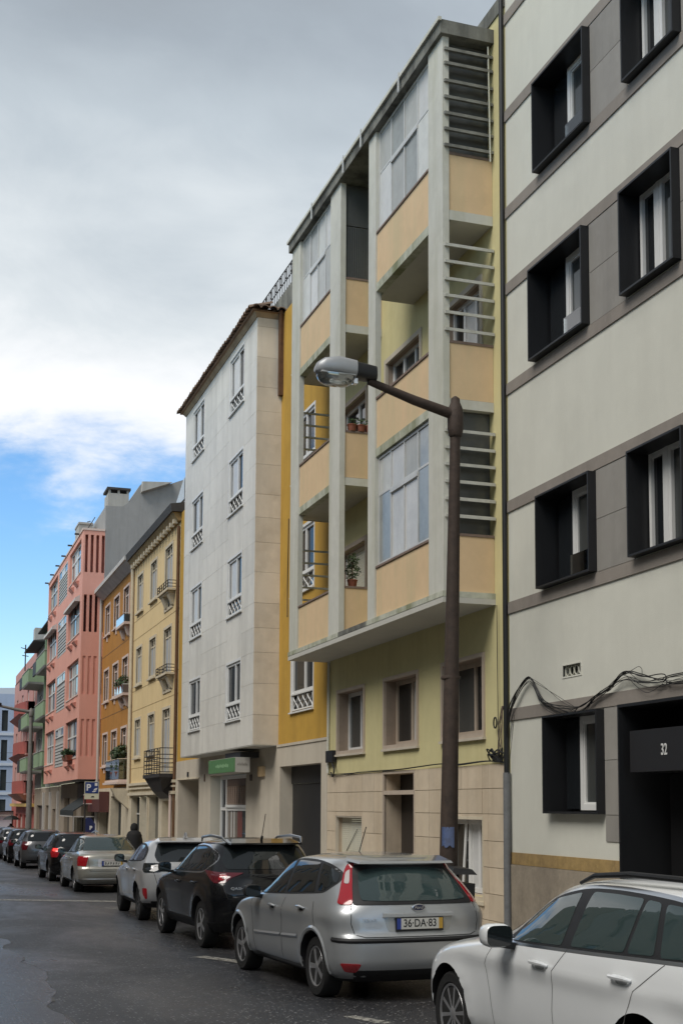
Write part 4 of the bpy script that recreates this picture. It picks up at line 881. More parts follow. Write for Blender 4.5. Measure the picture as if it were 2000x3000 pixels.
M_silver = paint('paint_silver', (.45, .465, .475), .55, .36)
M_whitep = paint('paint_white', (.84, .86, .865), .0, .35)
M_blackp = paint('paint_black', (.004, .004, .005), .0, .3, .1)
M_greyp2 = paint('paint_grey', (.11, .112, .118), .5, .35)
M_pearl = paint('paint_pearl', (.50, .50, .50), .35, .35)
M_champ = paint('paint_champagne', (.40, .385, .335), .5, .36)
M_plast = mat('car_plastic', (.014, .014, .015), .6, .1, 20, bump=.1)
M_glasc = mat('car_glass', (.011, .014, .015), .02, spec=.7)
M_glast = mat('car_glass_tint', (.035, .055, .055), .02, spec=.9)
M_rubber = mat('tyre_rubber', (.012, .012, .012), .85, bump=.2, bscale=60)
M_alloy = mat('alloy_wheel', (.46, .46, .47), .35, .06, 8, metal=.7)
M_chrome = mat('chrome', (.72, .72, .73), .28, metal=1.0)
M_lred = mat('light_red', (.36, .008, .015), .12, coat=1.0)
M_ldark = mat('light_dark_red', (.10, .004, .010), .1, coat=1.0)
M_lclear = mat('light_clear', (.55, .50, .48), .12, coat=1.0)
M_lit = mat('brake_light_lit', (.6, .02, .02), .2, em=((1.0, .04, .03), 1.2))
M_hub = mat('wheel_hub', (.02, .02, .02), .7)
M_plw = mat('plate_white', (.62, .61, .56), .45); M_plb = mat('plate_blue', (.03, .06, .30), .45); M_ply = mat('plate_yellow', (.55, .33, .05), .45); M_plt = mat('plate_black', (.015, .015, .015), .5)
def chaikin(P, n=2):
    if n == 1:     # tight corners only
        Q = []
        for i in range(len(P)):
            o, a, b = P[i], P[i-1], P[(i+1) % len(P)]
            def tow(q, d):
                l = math.hypot(q[0]-o[0], q[1]-o[1]) or 1; t = min(d/l, .3); return (o[0]+(q[0]-o[0])*t, o[1]+(q[1]-o[1])*t)
            p0, p1 = tow(a, .028), tow(b, .028); Q += [p0, ((p0[0]+p1[0]+2*o[0])/4, (p0[1]+p1[1]+2*o[1])/4), p1]
        return Q
    for _ in range(n):
        Q = []
        for i in range(len(P)):
            a, b = P[i], P[(i+1) % len(P)]; Q += [(a[0]*.78+b[0]*.22, a[1]*.78+b[1]*.22), (a[0]*.22+b[0]*.78, a[1]*.22+b[1]*.78)]
        P = Q
    return P
def resample(P, d, closed=True):
    Q = []
    for i in range(len(P) if closed else len(P)-1):
        a, b = P[i], P[(i+1) % len(P)]; n = max(1, int(math.hypot(b[0]-a[0], b[1]-a[1])/d))
        Q += [(a[0]+(b[0]-a[0])*k/n, a[1]+(b[1]-a[1])*k/n) for k in range(n)]
    return Q if closed else Q+[P[-1]]
class Car:
    def __init__(c, name, label, s, loc, yaw, body, low=None, group='cars parked along the kerb'):
        c.s = s; c.root = empty(name, (loc[0], loc[1], gz(loc[1])), label, 'car', group)
        ORG[c.root.name] = Vector((0, 0, 0))
        c.root.rotation_euler = (-math.atan(SLOPE), 0, math.radians(yaw))
        c.fyr, c.fyf, c.fw_ = pchip(s['yr']), pchip(s['yf']), pchip(s['w'])
        c.z0, c.z1 = s['w'][0][0], s['w'][-1][0]
        c.frr, c.frf = pchip(s.get('rr', [(0, .34), (.9, .38), (1.0, .5), (1.5, .6)])), pchip(s.get('rf', [(0, .75), (.9, .8), (1.0, .9), (1.5, .5)]))
        c.nr, c.nf = s.get('nr', 3.2), s.get('nf', 2.5)
        c.R, c.wb, c.arch = s['R'], s['wb'], s.get('arch', s['R']+.055)
        c.paint = body; c.make_body(body, low or M_plast, s.get('clad', .24))
    def half(c, z, nq=14, ns=34):
        a, b, w_ = c.fyr(z), c.fyf(z), c.fw_(z); L = b-a
        rr, rf = min(c.frr(z), L*.48), min(c.frf(z), L*.48); P = []
        for i in range(nq):
            t = math.pi/2*i/nq; P.append((w_*math.sin(t)**(2/c.nr) if t > 0 else 0.0, a+rr*(1-math.cos(t)**(2/c.nr))))
        for i in range(ns+1):
            y = a+rr+(L-rr-rf)*i/ns; P.append((w_, y))
        for i in range(nq-1, -1, -1):
            t = math.pi/2*i/nq; P.append((w_*math.sin(t)**(2/c.nf) if t > 0 else 0.0, b-rf*(1-math.cos(t)**(2/c.nf))))
        out_ = []
        bow, s_ = c.s.get('barrel', .035), c.s
        for x, y in P:
            k = (y-(a+b)/2)/(L/2); x2 = x*(1-bow*k*k)
            for yc in (0.0, c.wb):      # flared wheel arches
                d = math.hypot(y-yc, z-c.R); t = (d-c.arch)/.16
                if -.3 < t < 1 and x > .3: x2 += c.s.get('flare', .022)*(1-abs(t)) if t > 0 else c.s.get('flare', .022)
            out_.append((x2, y))
        return out_
    def surf(c, p, z):     # p = distance round the outline from the rear centre (signed, + = right)
        P = c.half(z, 10, 12); sgn = 1 if p >= 0 else -1; q = abs(p)
        for (x0, y0), (x1, y1) in zip(P, P[1:]):
            l = math.hypot(x1-x0, y1-y0)
            if q <= l: t = q/l if l else 0; return Vector((sgn*(x0+(x1-x0)*t), y0+(y1-y0)*t, z))
            q -= l
        return Vector((sgn*P[-1][0], P[-1][1], z))
    def map_p(c, p, z):
        e = .012; o = c.surf(p, z); a = c.surf(p+e, z)-c.surf(p-e, z); b = c.surf(p, min(z+e, c.z1))-c.surf(p, z-e)
        n = a.cross(b); n.normalize()
        return o, n
    def map_s(c, side):
        def f(y, z):
            h = c.bvh.ray_cast(Vector((side*3, y, z)), Vector((-side, 0, 0)))
            if h[0] is None: return Vector((side*c.fw_(z), y, z)), Vector((side, 0, 0))
            n = h[1] if h[1].x*side > 0 else -h[1]; return h[0], n
        return f
    def make_body(c, pm, lm, clad):
        zs = list(np.linspace(c.z0, c.z1-.12, 40)) + list(np.linspace(c.z1-.12, c.z1, 15))[1:]
        V = []; F_ = []; n = None
        for z in zs:
            P = c.half(z); n = len(P); ring = [(x, y, z) for x, y in P] + [(-x, y, z) for x, y in P[-2:0:-1]]; V += ring
        m_ = len(ring)
        for i in range(len(zs)-1):
            for k in range(m_): a, b = i*m_+k, i*m_+(k+1) % m_; F_.append((a, b, b+m_, a+m_))
        def cap(base, flip):
            for k in range(n-1):
                r0, r1 = base+k, base+k+1; l0 = base+(m_-k) % m_; l1 = base+(m_-k-1)
                f = [r0, r1, l1, l0]; f = [v for i, v in enumerate(f) if v not in f[:i]]
                F_.append(tuple(f[::-1] if flip else f))
        cap(0, True); cap((len(zs)-1)*m_, False)
        me = bpy.data.meshes.new('body'); me.from_pydata(V, [], F_)
        bm = bmesh.new(); bm.from_mesh(me); bmesh.ops.recalc_face_normals(bm, faces=bm.faces); bm.to_mesh(me); bm.free()
        me.materials.append(pm); me.materials.append(lm)
        for p in me.polygons: p.material_index = 1 if p.center.z < clad else 0
        ca = c.s.get('cladarch', 0)
        if ca:
            for p in me.polygons:
                for yc in (0, c.wb):
                    if math.hypot(p.center.y-yc, p.center.z-c.R) < c.arch+ca and abs(p.center.x) > .5: p.material_index = 1
        tmp = bpy.data.objects.new('tmp_body', me); COL.objects.link(tmp)
        cut = MB()
        for yc in (0, c.wb):
            for s_ in (-1, 1): cut.lathe([(c.arch, s_*.52), (c.arch, s_*1.2)] if s_ > 0 else [(c.arch, -1.2), (c.arch, -.52)], (0, yc, c.R+.01), 44, 'x')
        cme = cut.mesh('cut', lm, fix=True); co = bpy.data.objects.new('tmp_cut', cme); COL.objects.link(co)
        md = tmp.modifiers.new('b', 'BOOLEAN'); md.operation = 'DIFFERENCE'; md.object = co; md.solver = 'EXACT'; md.material_mode = 'TRANSFER'
        dg = bpy.context.evaluated_depsgraph_get(); dg.update(); fin = bpy.data.meshes.new_from_object(tmp.evaluated_get(dg)); fin.name = 'body'
        c.bvh = BVHTree.FromPolygons([v.co.copy() for v in me.vertices], [p.vertices[:] for p in me.polygons])
        bpy.data.objects.remove(tmp); bpy.data.objects.remove(co)
        fin.polygons.foreach_set('use_smooth', [True]*len(fin.polygons)); fin.set_sharp_from_angle(angle=math.radians(40))
        o = bpy.data.objects.new('body', fin); COL.objects.link(o); o.parent = c.root; ORG[o.name] = Vector((0, 0, 0)); c.body = o
    def panel(c, name, poly, m, mp, off=.004, thick=.006, smooth=2, d=.05, parent=None, label=None):
        P = chaikin(poly, smooth) if smooth else poly
        P = resample(P, d); cx, cy = sum(p[0] for p in P)/len(P), sum(p[1] for p in P)/len(P)
        mb = MB(); n = len(P); rings = [1, 1, .93, .75, .5, .25]
        for i, t in enumerate(rings):
            for (u, v) in P:
                o, nn = mp(cx+(u-cx)*t, cy+(v-cy)*t); mb.v.append(tuple(o+nn*(off if i else -thick)))
        o, nn = mp(cx, cy); mb.v.append(tuple(o+nn*off))
        for i in range(len(rings)-1):
            for k in range(n): a, b = i*n+k, i*n+(k+1) % n; mb.f.append((a, b, b+n, a+n))
        L0 = (len(rings)-1)*n
        for k in range(n): mb.f.append((L0+k, L0+(k+1) % n, len(mb.v)-1))
        ob = mb.build(name, m, parent or c.root, label, smooth=True, fix=True, at=(0, 0, 0)); return ob
    def line(c, name, pts, m, mp, wd=.010, off=.0015, d=.04, parent=None, rise=0.0):
        P = resample(pts, d, False); Q = [mp(u, v) for u, v in P]; mb = MB()
        for i, (o, nn) in enumerate(Q):
            t = (Q[min(i+1, len(Q)-1)][0]-Q[max(i-1, 0)][0]).normalized(); s_ = t.cross(nn).normalized()*wd/2
            mb.v += [tuple(o-s_+nn*off), tuple(o+nn*(off+rise)), tuple(o+s_+nn*off)]
        for i in range(len(Q)-1):
            for k in (0, 1): a = i*3+k; mb.f.append((a, a+1, a+4, a+3))
        return mb.build(name, m, parent or c.root, at=(0, 0, 0), fix=True, smooth=rise > 0)
    def wheels(c, x, style='five', rim=None, wd=.2, turn=0):
        R = c.R; rr = R*c.s.get('rimr', .68)
        hub = MB().lathe([(.02, .075), (rr*.97, .075), (rr*.97, wd*.8), (.02, wd*.8)], (0, 0, 0), 28, 'x').mesh('wheel', M_hub, fix=True, smooth=True)
        ty = MB().lathe([(rr*.97, .012), (rr*1.03, -.004), (R*.93, -.006), (R*.985, .012), (R, .04), (R, wd-.03), (R*.97, wd), (rr, wd)], (0, 0, 0), 44, 'x').mesh('tyre', M_rubber, fix=True, smooth=True)
        rm = MB(); rm.lathe([(rr*.90, .03), (rr*.905, .006), (rr*.97, 0.0), (rr*.985, .006), (rr*.985, .04), (rr*.90, .045)], (0, 0, 0), 44, 'x')
        ns, w0, w1, dbl = {'five': (5, .062, .085, 0), 'ten': (10, .028, .040, 0), 'twin': (5, .026, .05, 1), 'nine': (9, .03, .05, 0)}[style]
        k_ = rr/.21
        for k in range(ns):
            for off_ in ((-1, 1) if dbl else (0,)):
                th = 2*math.pi*k/ns+.3; ct, st = math.cos(th), math.sin(th)
                def P(r, t, h): return (h, r*ct-t*st, r*st+t*ct)
                a, b = rr*.16, rr*.93; o0, o1 = off_*.018*k_, off_*.055*k_
                rm.hexa([P(a, o0-w0*k_/2, .045), P(a, o0+w0*k_/2, .045), P(b, o1+w1*k_/2, .035), P(b, o1-w1*k_/2, .035), P(a, o0-w0*k_*.35, .010), P(a, o0+w0*k_*.35, .010), P(b, o1+w1*k_*.36, .012), P(b, o1-w1*k_*.36, .012)])
        rm.lathe([(rr*.24, .05), (rr*.24, .014), (rr*.19, .006), (.01, .004)], (0, 0, 0), 20, 'x')
        rme = rm.mesh('rim', rim or M_alloy, fix=True, smooth=True)
        for yc in (0, c.wb):
            for s_ in (-1, 1):
                w_ = bpy.data.objects.new('wheel', hub); COL.objects.link(w_); w_.parent = c.root; w_.location = (s_*x, yc, R-.004)
                w_.rotation_euler = (random.uniform(0, 6), 0, (math.pi if s_ > 0 else 0) + (math.radians(turn) if yc else 0))
                for me in (ty, rme):
                    q = bpy.data.objects.new(me.name, me); COL.objects.link(q); q.parent = w_
    def mirrors(c, y, z, x, m, size=(.11, .115, .085), m2=None):
        for s_ in (-1, 1):
            mb = MB(); X, Y_, Z = s_*(x+size[1]), y, z; n, k = 14, 9
            for i in range(k+1):
                ph = -math.pi/2+math.pi*i/k
                for j in range(n):
                    th = 2*math.pi*j/n; e = .6
                    cx_, sx_ = math.cos(th), math.sin(th); q = abs(math.cos(ph))**.6
                    yy = math.copysign(abs(sx_)**e, sx_)*q*size[0]; yy = yy*(.45 if yy < 0 else 1.0)
                    mb.v.append((X+math.copysign(abs(cx_)**e, cx_)*q*size[1], Y_+yy, Z+math.copysign(abs(math.sin(ph))**.7, math.sin(ph))*size[2]))
            for i in range(k):
                for j in range(n): a, b = i*n+j, i*n+(j+1) % n; mb.f.append((a, b, b+n, a+n))
            o = mb.build('mirror', m, c.root, smooth=True, at=(0, 0, 0))
            g = MB().prism([(X+math.copysign(abs(math.cos(t_))**.55, math.cos(t_))*.93*size[1], Y_-size[0]*.47, Z+math.copysign(abs(math.sin(t_))**.55, math.sin(t_))*.86*size[2]) for t_ in np.linspace(0, 2*math.pi, 25)[:-1]], (0, .004, 0))
            g.build('mirror_glass', M_glasc, o, at=(0, 0, 0))
            MB().hexa([(s_*(x-.06), y-.02, z-size[2]-.02), (s_*(x+.08), y-.01, z-size[2]), (s_*(x+.08), y+.04, z-size[2]), (s_*(x-.06), y+.06, z-size[2]-.02), (s_*(x-.06), y-.02, z-size[2]+.03), (s_*(x+.08), y-.01, z-size[2]+.03), (s_*(x+.08), y+.04, z-size[2]+.03), (s_*(x-.06), y+.06, z-size[2]+.03)]).build('mirror_arm', m2 or m, o, at=(0, 0, 0))
    def handles(c, ys, z, m, side=(-1, 1), ln=.095):
        for s_ in side:
            for y, zz_ in zip(ys, z if isinstance(z, (list, tuple)) else [z]*len(ys)):
                o, nn = c.map_s(s_)(y, zz_); mb = MB()
                mb.tube([o+nn*.004+Vector((0, t*ln, .0)) if abs(t) == 1 else o+nn*.034+Vector((0, t*ln, .004)) for t in (-1, -.8, -.3, .3, .8, 1)], [.010, .014, .017, .017, .014, .010], 8)
                h = mb.build('handle', m, c.root, smooth=True, at=(0, 0, 0))
                c.panel('handle_cup', [(y-ln*.6, zz_-.032), (y+ln*.6, zz_-.032), (y+ln*.6, zz_+.012), (y-ln*.6, zz_+.012)], M_plast if m != M_whitep else mat('cup_shade', (.35, .36, .36), .4), c.map_s(s_), .001, .002, 2, .02, h)
    def plate(c, z, text, tilt=.0, small=False, x=0.0, dy=.0, wd=.52, h=.11):
        y = c.surf(0, z).y-.012-dy
        o = MB().box(x-wd/2-.008, x+wd/2+.008, y-.006, y+.02, z-h/2-.022, z+h/2+.008).build('number_plate', M_plt, c.root, at=(0, 0, 0))
        MB().box(x-wd/2+.045, x+wd/2-.045, y-.009, y-.005, z-h/2, z+h/2).build('plate_face', M_plw, o, at=(0, 0, 0))
        MB().box(x-wd/2, x-wd/2+.045, y-.009, y-.005, z-h/2, z+h/2).build('plate_band', M_plb, o, at=(0, 0, 0)); MB().box(x+wd/2-.045, x+wd/2, y-.009, y-.005, z-h/2, z+h/2).build('plate_band', M_ply, o, at=(0, 0, 0))
        if not text:      # characters too small to read: dark strokes only
            st = MB()
            for i in range(6):
                a = x-wd/2+.075+i*.062+(i//2)*.012
                st.hexa([(a, y-.0105, z-.035), (a+.012, y-.0105, z-.035), (a+.012, y-.0092, z-.035), (a, y-.0092, z-.035), (a+.022*(i % 2), y-.0105, z+.035), (a+.012+.022*(i % 2), y-.0105, z+.035), (a+.012+.022*(i % 2), y-.0092, z+.035), (a+.022*(i % 2), y-.0092, z+.035)])
                st.box(a+.02, a+.034, y-.0105, y-.0092, z-.03+.01*(i % 3), z+.034)
            st.build('plate_text', M_plt, o, at=(0, 0, 0)); return o
        t = text_mesh(text, .112, M_plt, 'plate_text', o, (x, y-.0095, z+.002), (1, 0, 0), (0, 0, 1), .0008, 'CENTER', .86, .0012)
        return o
    def std_side(c, dlo, panes, glass=M_glasc, trim=M_plast, chrome=None):
        for s_ in (-1, 1):
            mp = c.map_s(s_)
            if chrome: c.panel('window_trim', [(a, b) for a, b in chrome], M_chrome, mp, .0015, .004, 2, .05)
            c.panel('window_trim', dlo, trim, mp, .003, .004, 2, .05)
            for P in panes: c.panel('window', P, glass, mp, .0055, .003, 1, .05)
# --- silver hatchback in front of the lamp post
S_FORD = dict(R=.318, wb=2.64, arch=.365, flare=.03, barrel=.05, nr=3.0,
 yr=[(.2, -.62), (.3, -.74), (.42, -.80), (.58, -.805), (.655, -.80), (.69, -.765), (.85, -.745), (1.0, -.715), (1.04, -.69), (1.2, -.545), (1.36, -.385), (1.42, -.37), (1.455, -.30), (1.48, .0), (1.497, .6)],
 yf=[(.2, 3.25), (.35, 3.48), (.5, 3.53), (.65, 3.49), (.75, 3.42), (.86, 3.15), (.95, 2.75), (1.02, 2.45), (1.12, 2.24), (1.25, 1.97), (1.36, 1.73), (1.43, 1.48), (1.475, 1.15), (1.497, .9)],
 w=[(.2, .74), (.3, .86), (.45, .893), (.6, .900), (.74, .903), (.845, .916), (.875, .911), (.94, .888), (1.02, .855), (1.2, .775), (1.35, .698), (1.425, .64), (1.46, .55), (1.485, .42), (1.497, .26)])
c = Car('parked_car', 'silver hatchback with tall red tail lights and plate 36 DA 83', S_FORD, (4.99, 13.24), 3.2, M_silver)
c.wheels(.86, 'five')
F_DLO = [(2.16, .98), (1.03, 1.02), (.13, 1.07), (-.13, 1.09), (-.31, 1.20), (-.25, 1.30), (.0, 1.385), (.45, 1.425), (1.1, 1.425), (1.6, 1.33), (1.95, 1.16)]
F_PN = [[(1.98, .995), (1.06, 1.035), (1.12, 1.395), (1.5, 1.32), (1.80, 1.17)], [(.97, 1.045), (.15, 1.085), (.34, 1.395), (1.03, 1.40)], [(.06, 1.10), (-.1, 1.115), (-.27, 1.205), (-.21, 1.285), (.02, 1.355), (.26, 1.39)]]
c.std_side(F_DLO, F_PN)
for s_ in (-1, 1):
    mp = c.map_s(s_)
    for L_ in ([(2.05, .30), (2.09, .6), (2.14, .95)], [(.95, .99), (1.0, .8), (1.03, .28)], [(.08, .99), (.0, .85), (-.06, .72), (.30, .60), (.42, .45), (.44, .27)], [(2.05, .29), (.44, .275)]): c.line('door_seam', L_, M_plast, mp)
    c.line('door_moulding', [(2.02, .525), (1.05, .565)], M_silver, mp, .045, .004, rise=.012); c.line('door_moulding', [(1.0, .567), (.5, .59)], M_silver, mp, .045, .004, rise=.012)
    q = s_
    lp = [(q*.545, 1.405), (q*.625, 1.39), (q*.76, 1.2), (q*.88, 1.0), (q*.84, .985), (q*.705, .985), (q*.655, 1.15)]
    tl = c.panel('tail_light', lp, M_lred, c.map_p, .012, .01, 1, .03)
    c.panel('tail_lens', [(q*.60, 1.335), (q*.665, 1.30), (q*.735, 1.19), (q*.675, 1.185)], M_lclear, c.map_p, .016, .004, 1, .03, tl)
    c.panel('reflector', [(q*.64, .40), (q*.88, .405), (q*.80, .315), (q*.68, .31)], M_lred, c.map_p, .006, .004, 1, .03)
c.panel('rear_window', [(-.60, 1.385), (.60, 1.385), (.66, 1.25), (.70, 1.0), (.68, .985), (-.68, .985), (-.70, 1.0), (-.66, 1.25)], M_plast, c.map_p, .006, .006, 1, .05)
c.panel('rear_window', [(-.50, 1.355), (.50, 1.355), (.575, 1.20), (.61, 1.05), (.57, 1.02), (-.57, 1.02), (-.61, 1.05), (-.575, 1.20)], M_glast, c.map_p, .010, .003, 2, .05)
MB().hexa([(-.55, -.45, 1.40), (.55, -.45, 1.40), (.6, -.2, 1.43), (-.6, -.2, 1.43), (-.53, -.44, 1.425), (.53, -.44, 1.425), (.55, -.1, 1.475), (-.55, -.1, 1.475)]).build('spoiler', M_silver, c.root, at=(0, 0, 0), smooth=True)
c.line('tailgate_seam', [(-.72, .98), (-.735, .8), (-.70, .69), (-.6, .665), (.6, .665), (.70, .69), (.735, .8), (.72, .98)], M_plast, c.map_p, .009)
c.line('bumper_strip', [(-1.02, .635), (-.8, .63), (.8, .63), (1.02, .635)], M_plast, c.map_p, .05, .004, rise=.012)
c.panel('rear_valance', [(-.72, .33), (.72, .33), (.66, .205), (-.66, .205)], M_plast, c.map_p, .006, .004, 1, .06)
c.panel('plate_recess', [(-.40, .90), (.40, .90), (.345, .715), (-.345, .715)], mat('recess_silver', (.40, .40, .385), .4, metal=.5, coat=1), c.map_p, .003, .004, 1, .05)
y_ = c.surf(0, .885).y
MB().hexa([(-.40, y_-.03, .865), (.40, y_-.03, .865), (.40, y_+.03, .865), (-.40, y_+.03, .865), (-.395, y_-.028, .895), (.395, y_-.028, .895), (.395, y_+.03, .91), (-.395, y_+.03, .91)]).build('tailgate_handle', M_silver, c.root, at=(0, 0, 0))
c.plate(.795, '36·DA·83', dy=.008)
yb = c.surf(0, .95).y
bd = MB().lathe([(.001, 0), (.075, 0), (.075, .014), (.066, .018), (.001, .018)], (0, 0, 0), 28, 'x')
bd.v = [(p[1], yb-.004-p[0]*1.0, .955+p[2]*.5) for p in bd.v]; bo = bd.build('badge', M_chrome, c.root, at=(0, 0, 0), smooth=True)
b2 = MB().lathe([(.001, 0), (.064, 0), (.064, .021), (.001, .021)], (0, 0, 0), 28, 'x'); b2.v = [(p[1], yb-.004-p[0], .955+p[2]*.47) for p in b2.v]; b2.build('badge_field', mat('badge_navy', (.01, .02, .07), .3, coat=1), bo, at=(0, 0, 0), smooth=True)
text_mesh('Ford', .05, M_chrome, 'badge_script', bo, (0, yb-.0265, .955), (1, 0, 0), (.25, 0, 1), .0008, 'CENTER', 1.0)
text_mesh('FOCUS', .036, M_chrome, 'lettering', c.root, (-.54, c.surf(-.54, .83).y-.006, .835), (1, -.12, 0), (0, 0, 1), .002, 'CENTER', 1.25)
c.mirrors(1.80, 1.02, .90, M_plast, (.12, .10, .075)); c.handles([1.30, .36], [.875, .905], M_silver)
for s_ in (-1, 1):
    for yc in (0, c.wb): c.line('arch_lip', [(yc+.39*math.cos(t_), .328+.39*math.sin(t_)) for t_ in np.linspace(-.12, math.pi+.12, 30)], M_silver, c.map_s(s_), .05, .002, rise=.014)
MB().tube([(.05, 1.0, 1.48), (.05, .78, 1.78)], .006, 5).build('antenna', M_plast, c.root, at=(0, 0, 0))
MB().tube([(.30, -.785, .23), (.30, -.6, .25)], .028, 10).build('exhaust', M_alu, c.root, at=(0, 0, 0))

# --- white estate in the foreground
S_SK = dict(R=.335, wb=2.84, arch=.385, flare=.022, barrel=.05, rimr=.72,
 yr=[(.2, -.8), (.35, -1.0), (.6, -1.03), (.9, -.98), (1.05, -.93), (1.25, -.80), (1.4, -.66), (1.45, -.55), (1.475, -.3), (1.49, .3)],
 yf=[(.2, 3.5), (.35, 3.74), (.5, 3.80), (.65, 3.77), (.76, 3.66), (.86, 3.38), (.93, 3.0), (.98, 2.65), (1.02, 2.42), (1.15, 2.12), (1.24, 1.95), (1.32, 1.79), (1.41, 1.53), (1.45, 1.25), (1.475, .9), (1.49, .6)],
 w=[(.2, .76), (.3, .87), (.42, .90), (.6, .912), (.74, .914), (.855, .928), (.885, .921), (.94, .908), (1.0, .89), (1.2, .80), (1.36, .715), (1.43, .65), (1.46, .56), (1.478, .45), (1.49, .28)])
k = Car('parked_car', 'white estate car in the right foreground with dark roof rails', S_SK, (4.985, 6.68), 0.0, M_whitep)
k.wheels(.875, 'ten')
dlo = [(1.86, .99), (1.0, 1.015), (-.1, 1.05), (-.82, 1.075), (-.86, 1.16), (-.6, 1.30), (-.2, 1.375), (.2, 1.40), (.6, 1.412), (.97, 1.405), (1.32, 1.345), (1.56, 1.25), (1.74, 1.10)]
chrm = [(1.93, .968), (1.0, .993), (-.1, 1.028), (-.88, 1.05), (-.92, 1.17), (-.63, 1.325), (-.2, 1.40), (.2, 1.424), (.6, 1.436), (.98, 1.428), (1.35, 1.368), (1.60, 1.272), (1.79, 1.11)]
k.std_side(dlo, [[(1.72, 1.005), (.99, 1.03), (1.0, 1.375), (1.31, 1.32), (1.5, 1.25), (1.65, 1.12)], [(.87, 1.035), (.23, 1.055), (.23, 1.375), (.56, 1.385), (.86, 1.385)], [(.19, 1.055), (-.09, 1.065), (.03, 1.36), (.19, 1.372)], [(-.16, 1.06), (-.75, 1.085), (-.79, 1.14), (-.55, 1.285), (-.18, 1.35), (-.03, 1.358)]], M_glast, M_plast, chrm)
for s_ in (-1, 1):
    mp = k.map_s(s_)
    for L_ in ([(2.0, .30), (2.05, .6), (2.12, .80), (2.02, .93), (1.92, .975)], [(.90, 1.01), (1.05, .86), (1.08, .6), (1.06, .28)], [(-.22, 1.03), (.05, .85), (.18, .62), (.32, .45), (.36, .28)], [(2.0, .29), (.36, .28)]): k.line('door_seam', L_, mat('seam_grey', (.10, .10, .10), .6), mp, .006)
    MB().tube([(s_*.62, 1.18, 1.43), (s_*.63, .97, 1.487), (s_*.645, .5, 1.513), (s_*.645, -.1, 1.505), (s_*.62, -.55, 1.44)], [.012, .018, .02, .02, .012], 8).build('roof_rail', M_plast, k.root, smooth=True, at=(0, 0, 0))
k.mirrors(1.66, 1.045, .93, M_whitep, (.13, .105, .085), M_plast); k.handles([1.22, .19], [.885, .905], M_whitep, ln=.11)
def frontglass(c, z0, z1, w0, w1):
    """windscreen laid on the nose side of the body"""
    def mpf(x, z):
        h = c.bvh.ray_cast(Vector((x, 6, z)), Vector((0, -1, 0)))
        return (h[0], h[1] if h[1].y > 0 else -h[1]) if h[0] else (Vector((x, c.fyf(z), z)), Vector((0, 1, 0)))
    c.panel('windscreen', [(-w0, z0), (w0, z0), (w1, z1), (-w1, z1)], M_glasc, mpf, .004, .003, 1, .08)
    for s_ in (-1, 1): c.panel('headlight', [(s_*.50, .60), (s_*.74, .60), (s_*.76, .70), (s_*.52, .70)], M_lclear, mpf, .004, .003, 1, .05)
frontglass(k, 1.03, 1.40, .70, .50); frontglass(c, 1.03, 1.40, .66, .48)
# --- black crossover
S_QQ = dict(R=.345, wb=2.65, arch=.40, flare=.025, barrel=.05, clad=.42, cladarch=.06,
 yr=[(.25, -.60), (.4, -.76), (.6, -.83), (.78, -.83), (.9, -.80), (1.04, -.77), (1.12, -.70), (1.3, -.54), (1.48, -.40), (1.53, -.36), (1.565, -.15), (1.595, .5)],
 yf=[(.25, 3.28), (.45, 3.48), (.7, 3.5), (.85, 3.42), (.95, 3.1), (1.03, 2.65), (1.10, 2.28), (1.25, 1.95), (1.42, 1.52), (1.52, 1.18), (1.57, .95), (1.595, .75)],
 w=[(.25, .77), (.4, .875), (.6, .895), (.8, .905), (.93, .905), (1.04, .88), (1.12, .85), (1.3, .765), (1.45, .69), (1.52, .62), (1.56, .51), (1.583, .40), (1.595, .25)])
q_ = Car('parked_car', 'black crossover with roof rails and chrome window line behind the silver hatchback', S_QQ, (4.94, 18.75), 2.0, M_blackp)
q_.wheels(.855, 'five')
dlo = [(2.06, 1.055), (1.0, 1.08), (.1, 1.10), (-.14, 1.13), (-.34, 1.235), (-.26, 1.36), (.1, 1.46), (.5, 1.49), (.95, 1.475), (1.45, 1.36), (1.8, 1.19)]
q_.std_side(dlo, [[(1.92, 1.08), (1.0, 1.095), (.92, 1.44), (1.1, 1.435), (1.4, 1.345), (1.72, 1.18)], [(.92, 1.10), (.05, 1.12), (-.02, 1.42), (.4, 1.46), (.84, 1.45)], [(.0, 1.13), (-.12, 1.15), (-.28, 1.24), (-.23, 1.34), (-.06, 1.39)]], M_glasc, M_plast,
 [(2.14, 1.035), (1.0, 1.06), (.1, 1.08), (-.15, 1.108), (-.38, 1.235), (-.29, 1.375), (.1, 1.475), (.5, 1.505), (.95, 1.49), (1.48, 1.375), (1.85, 1.195)])
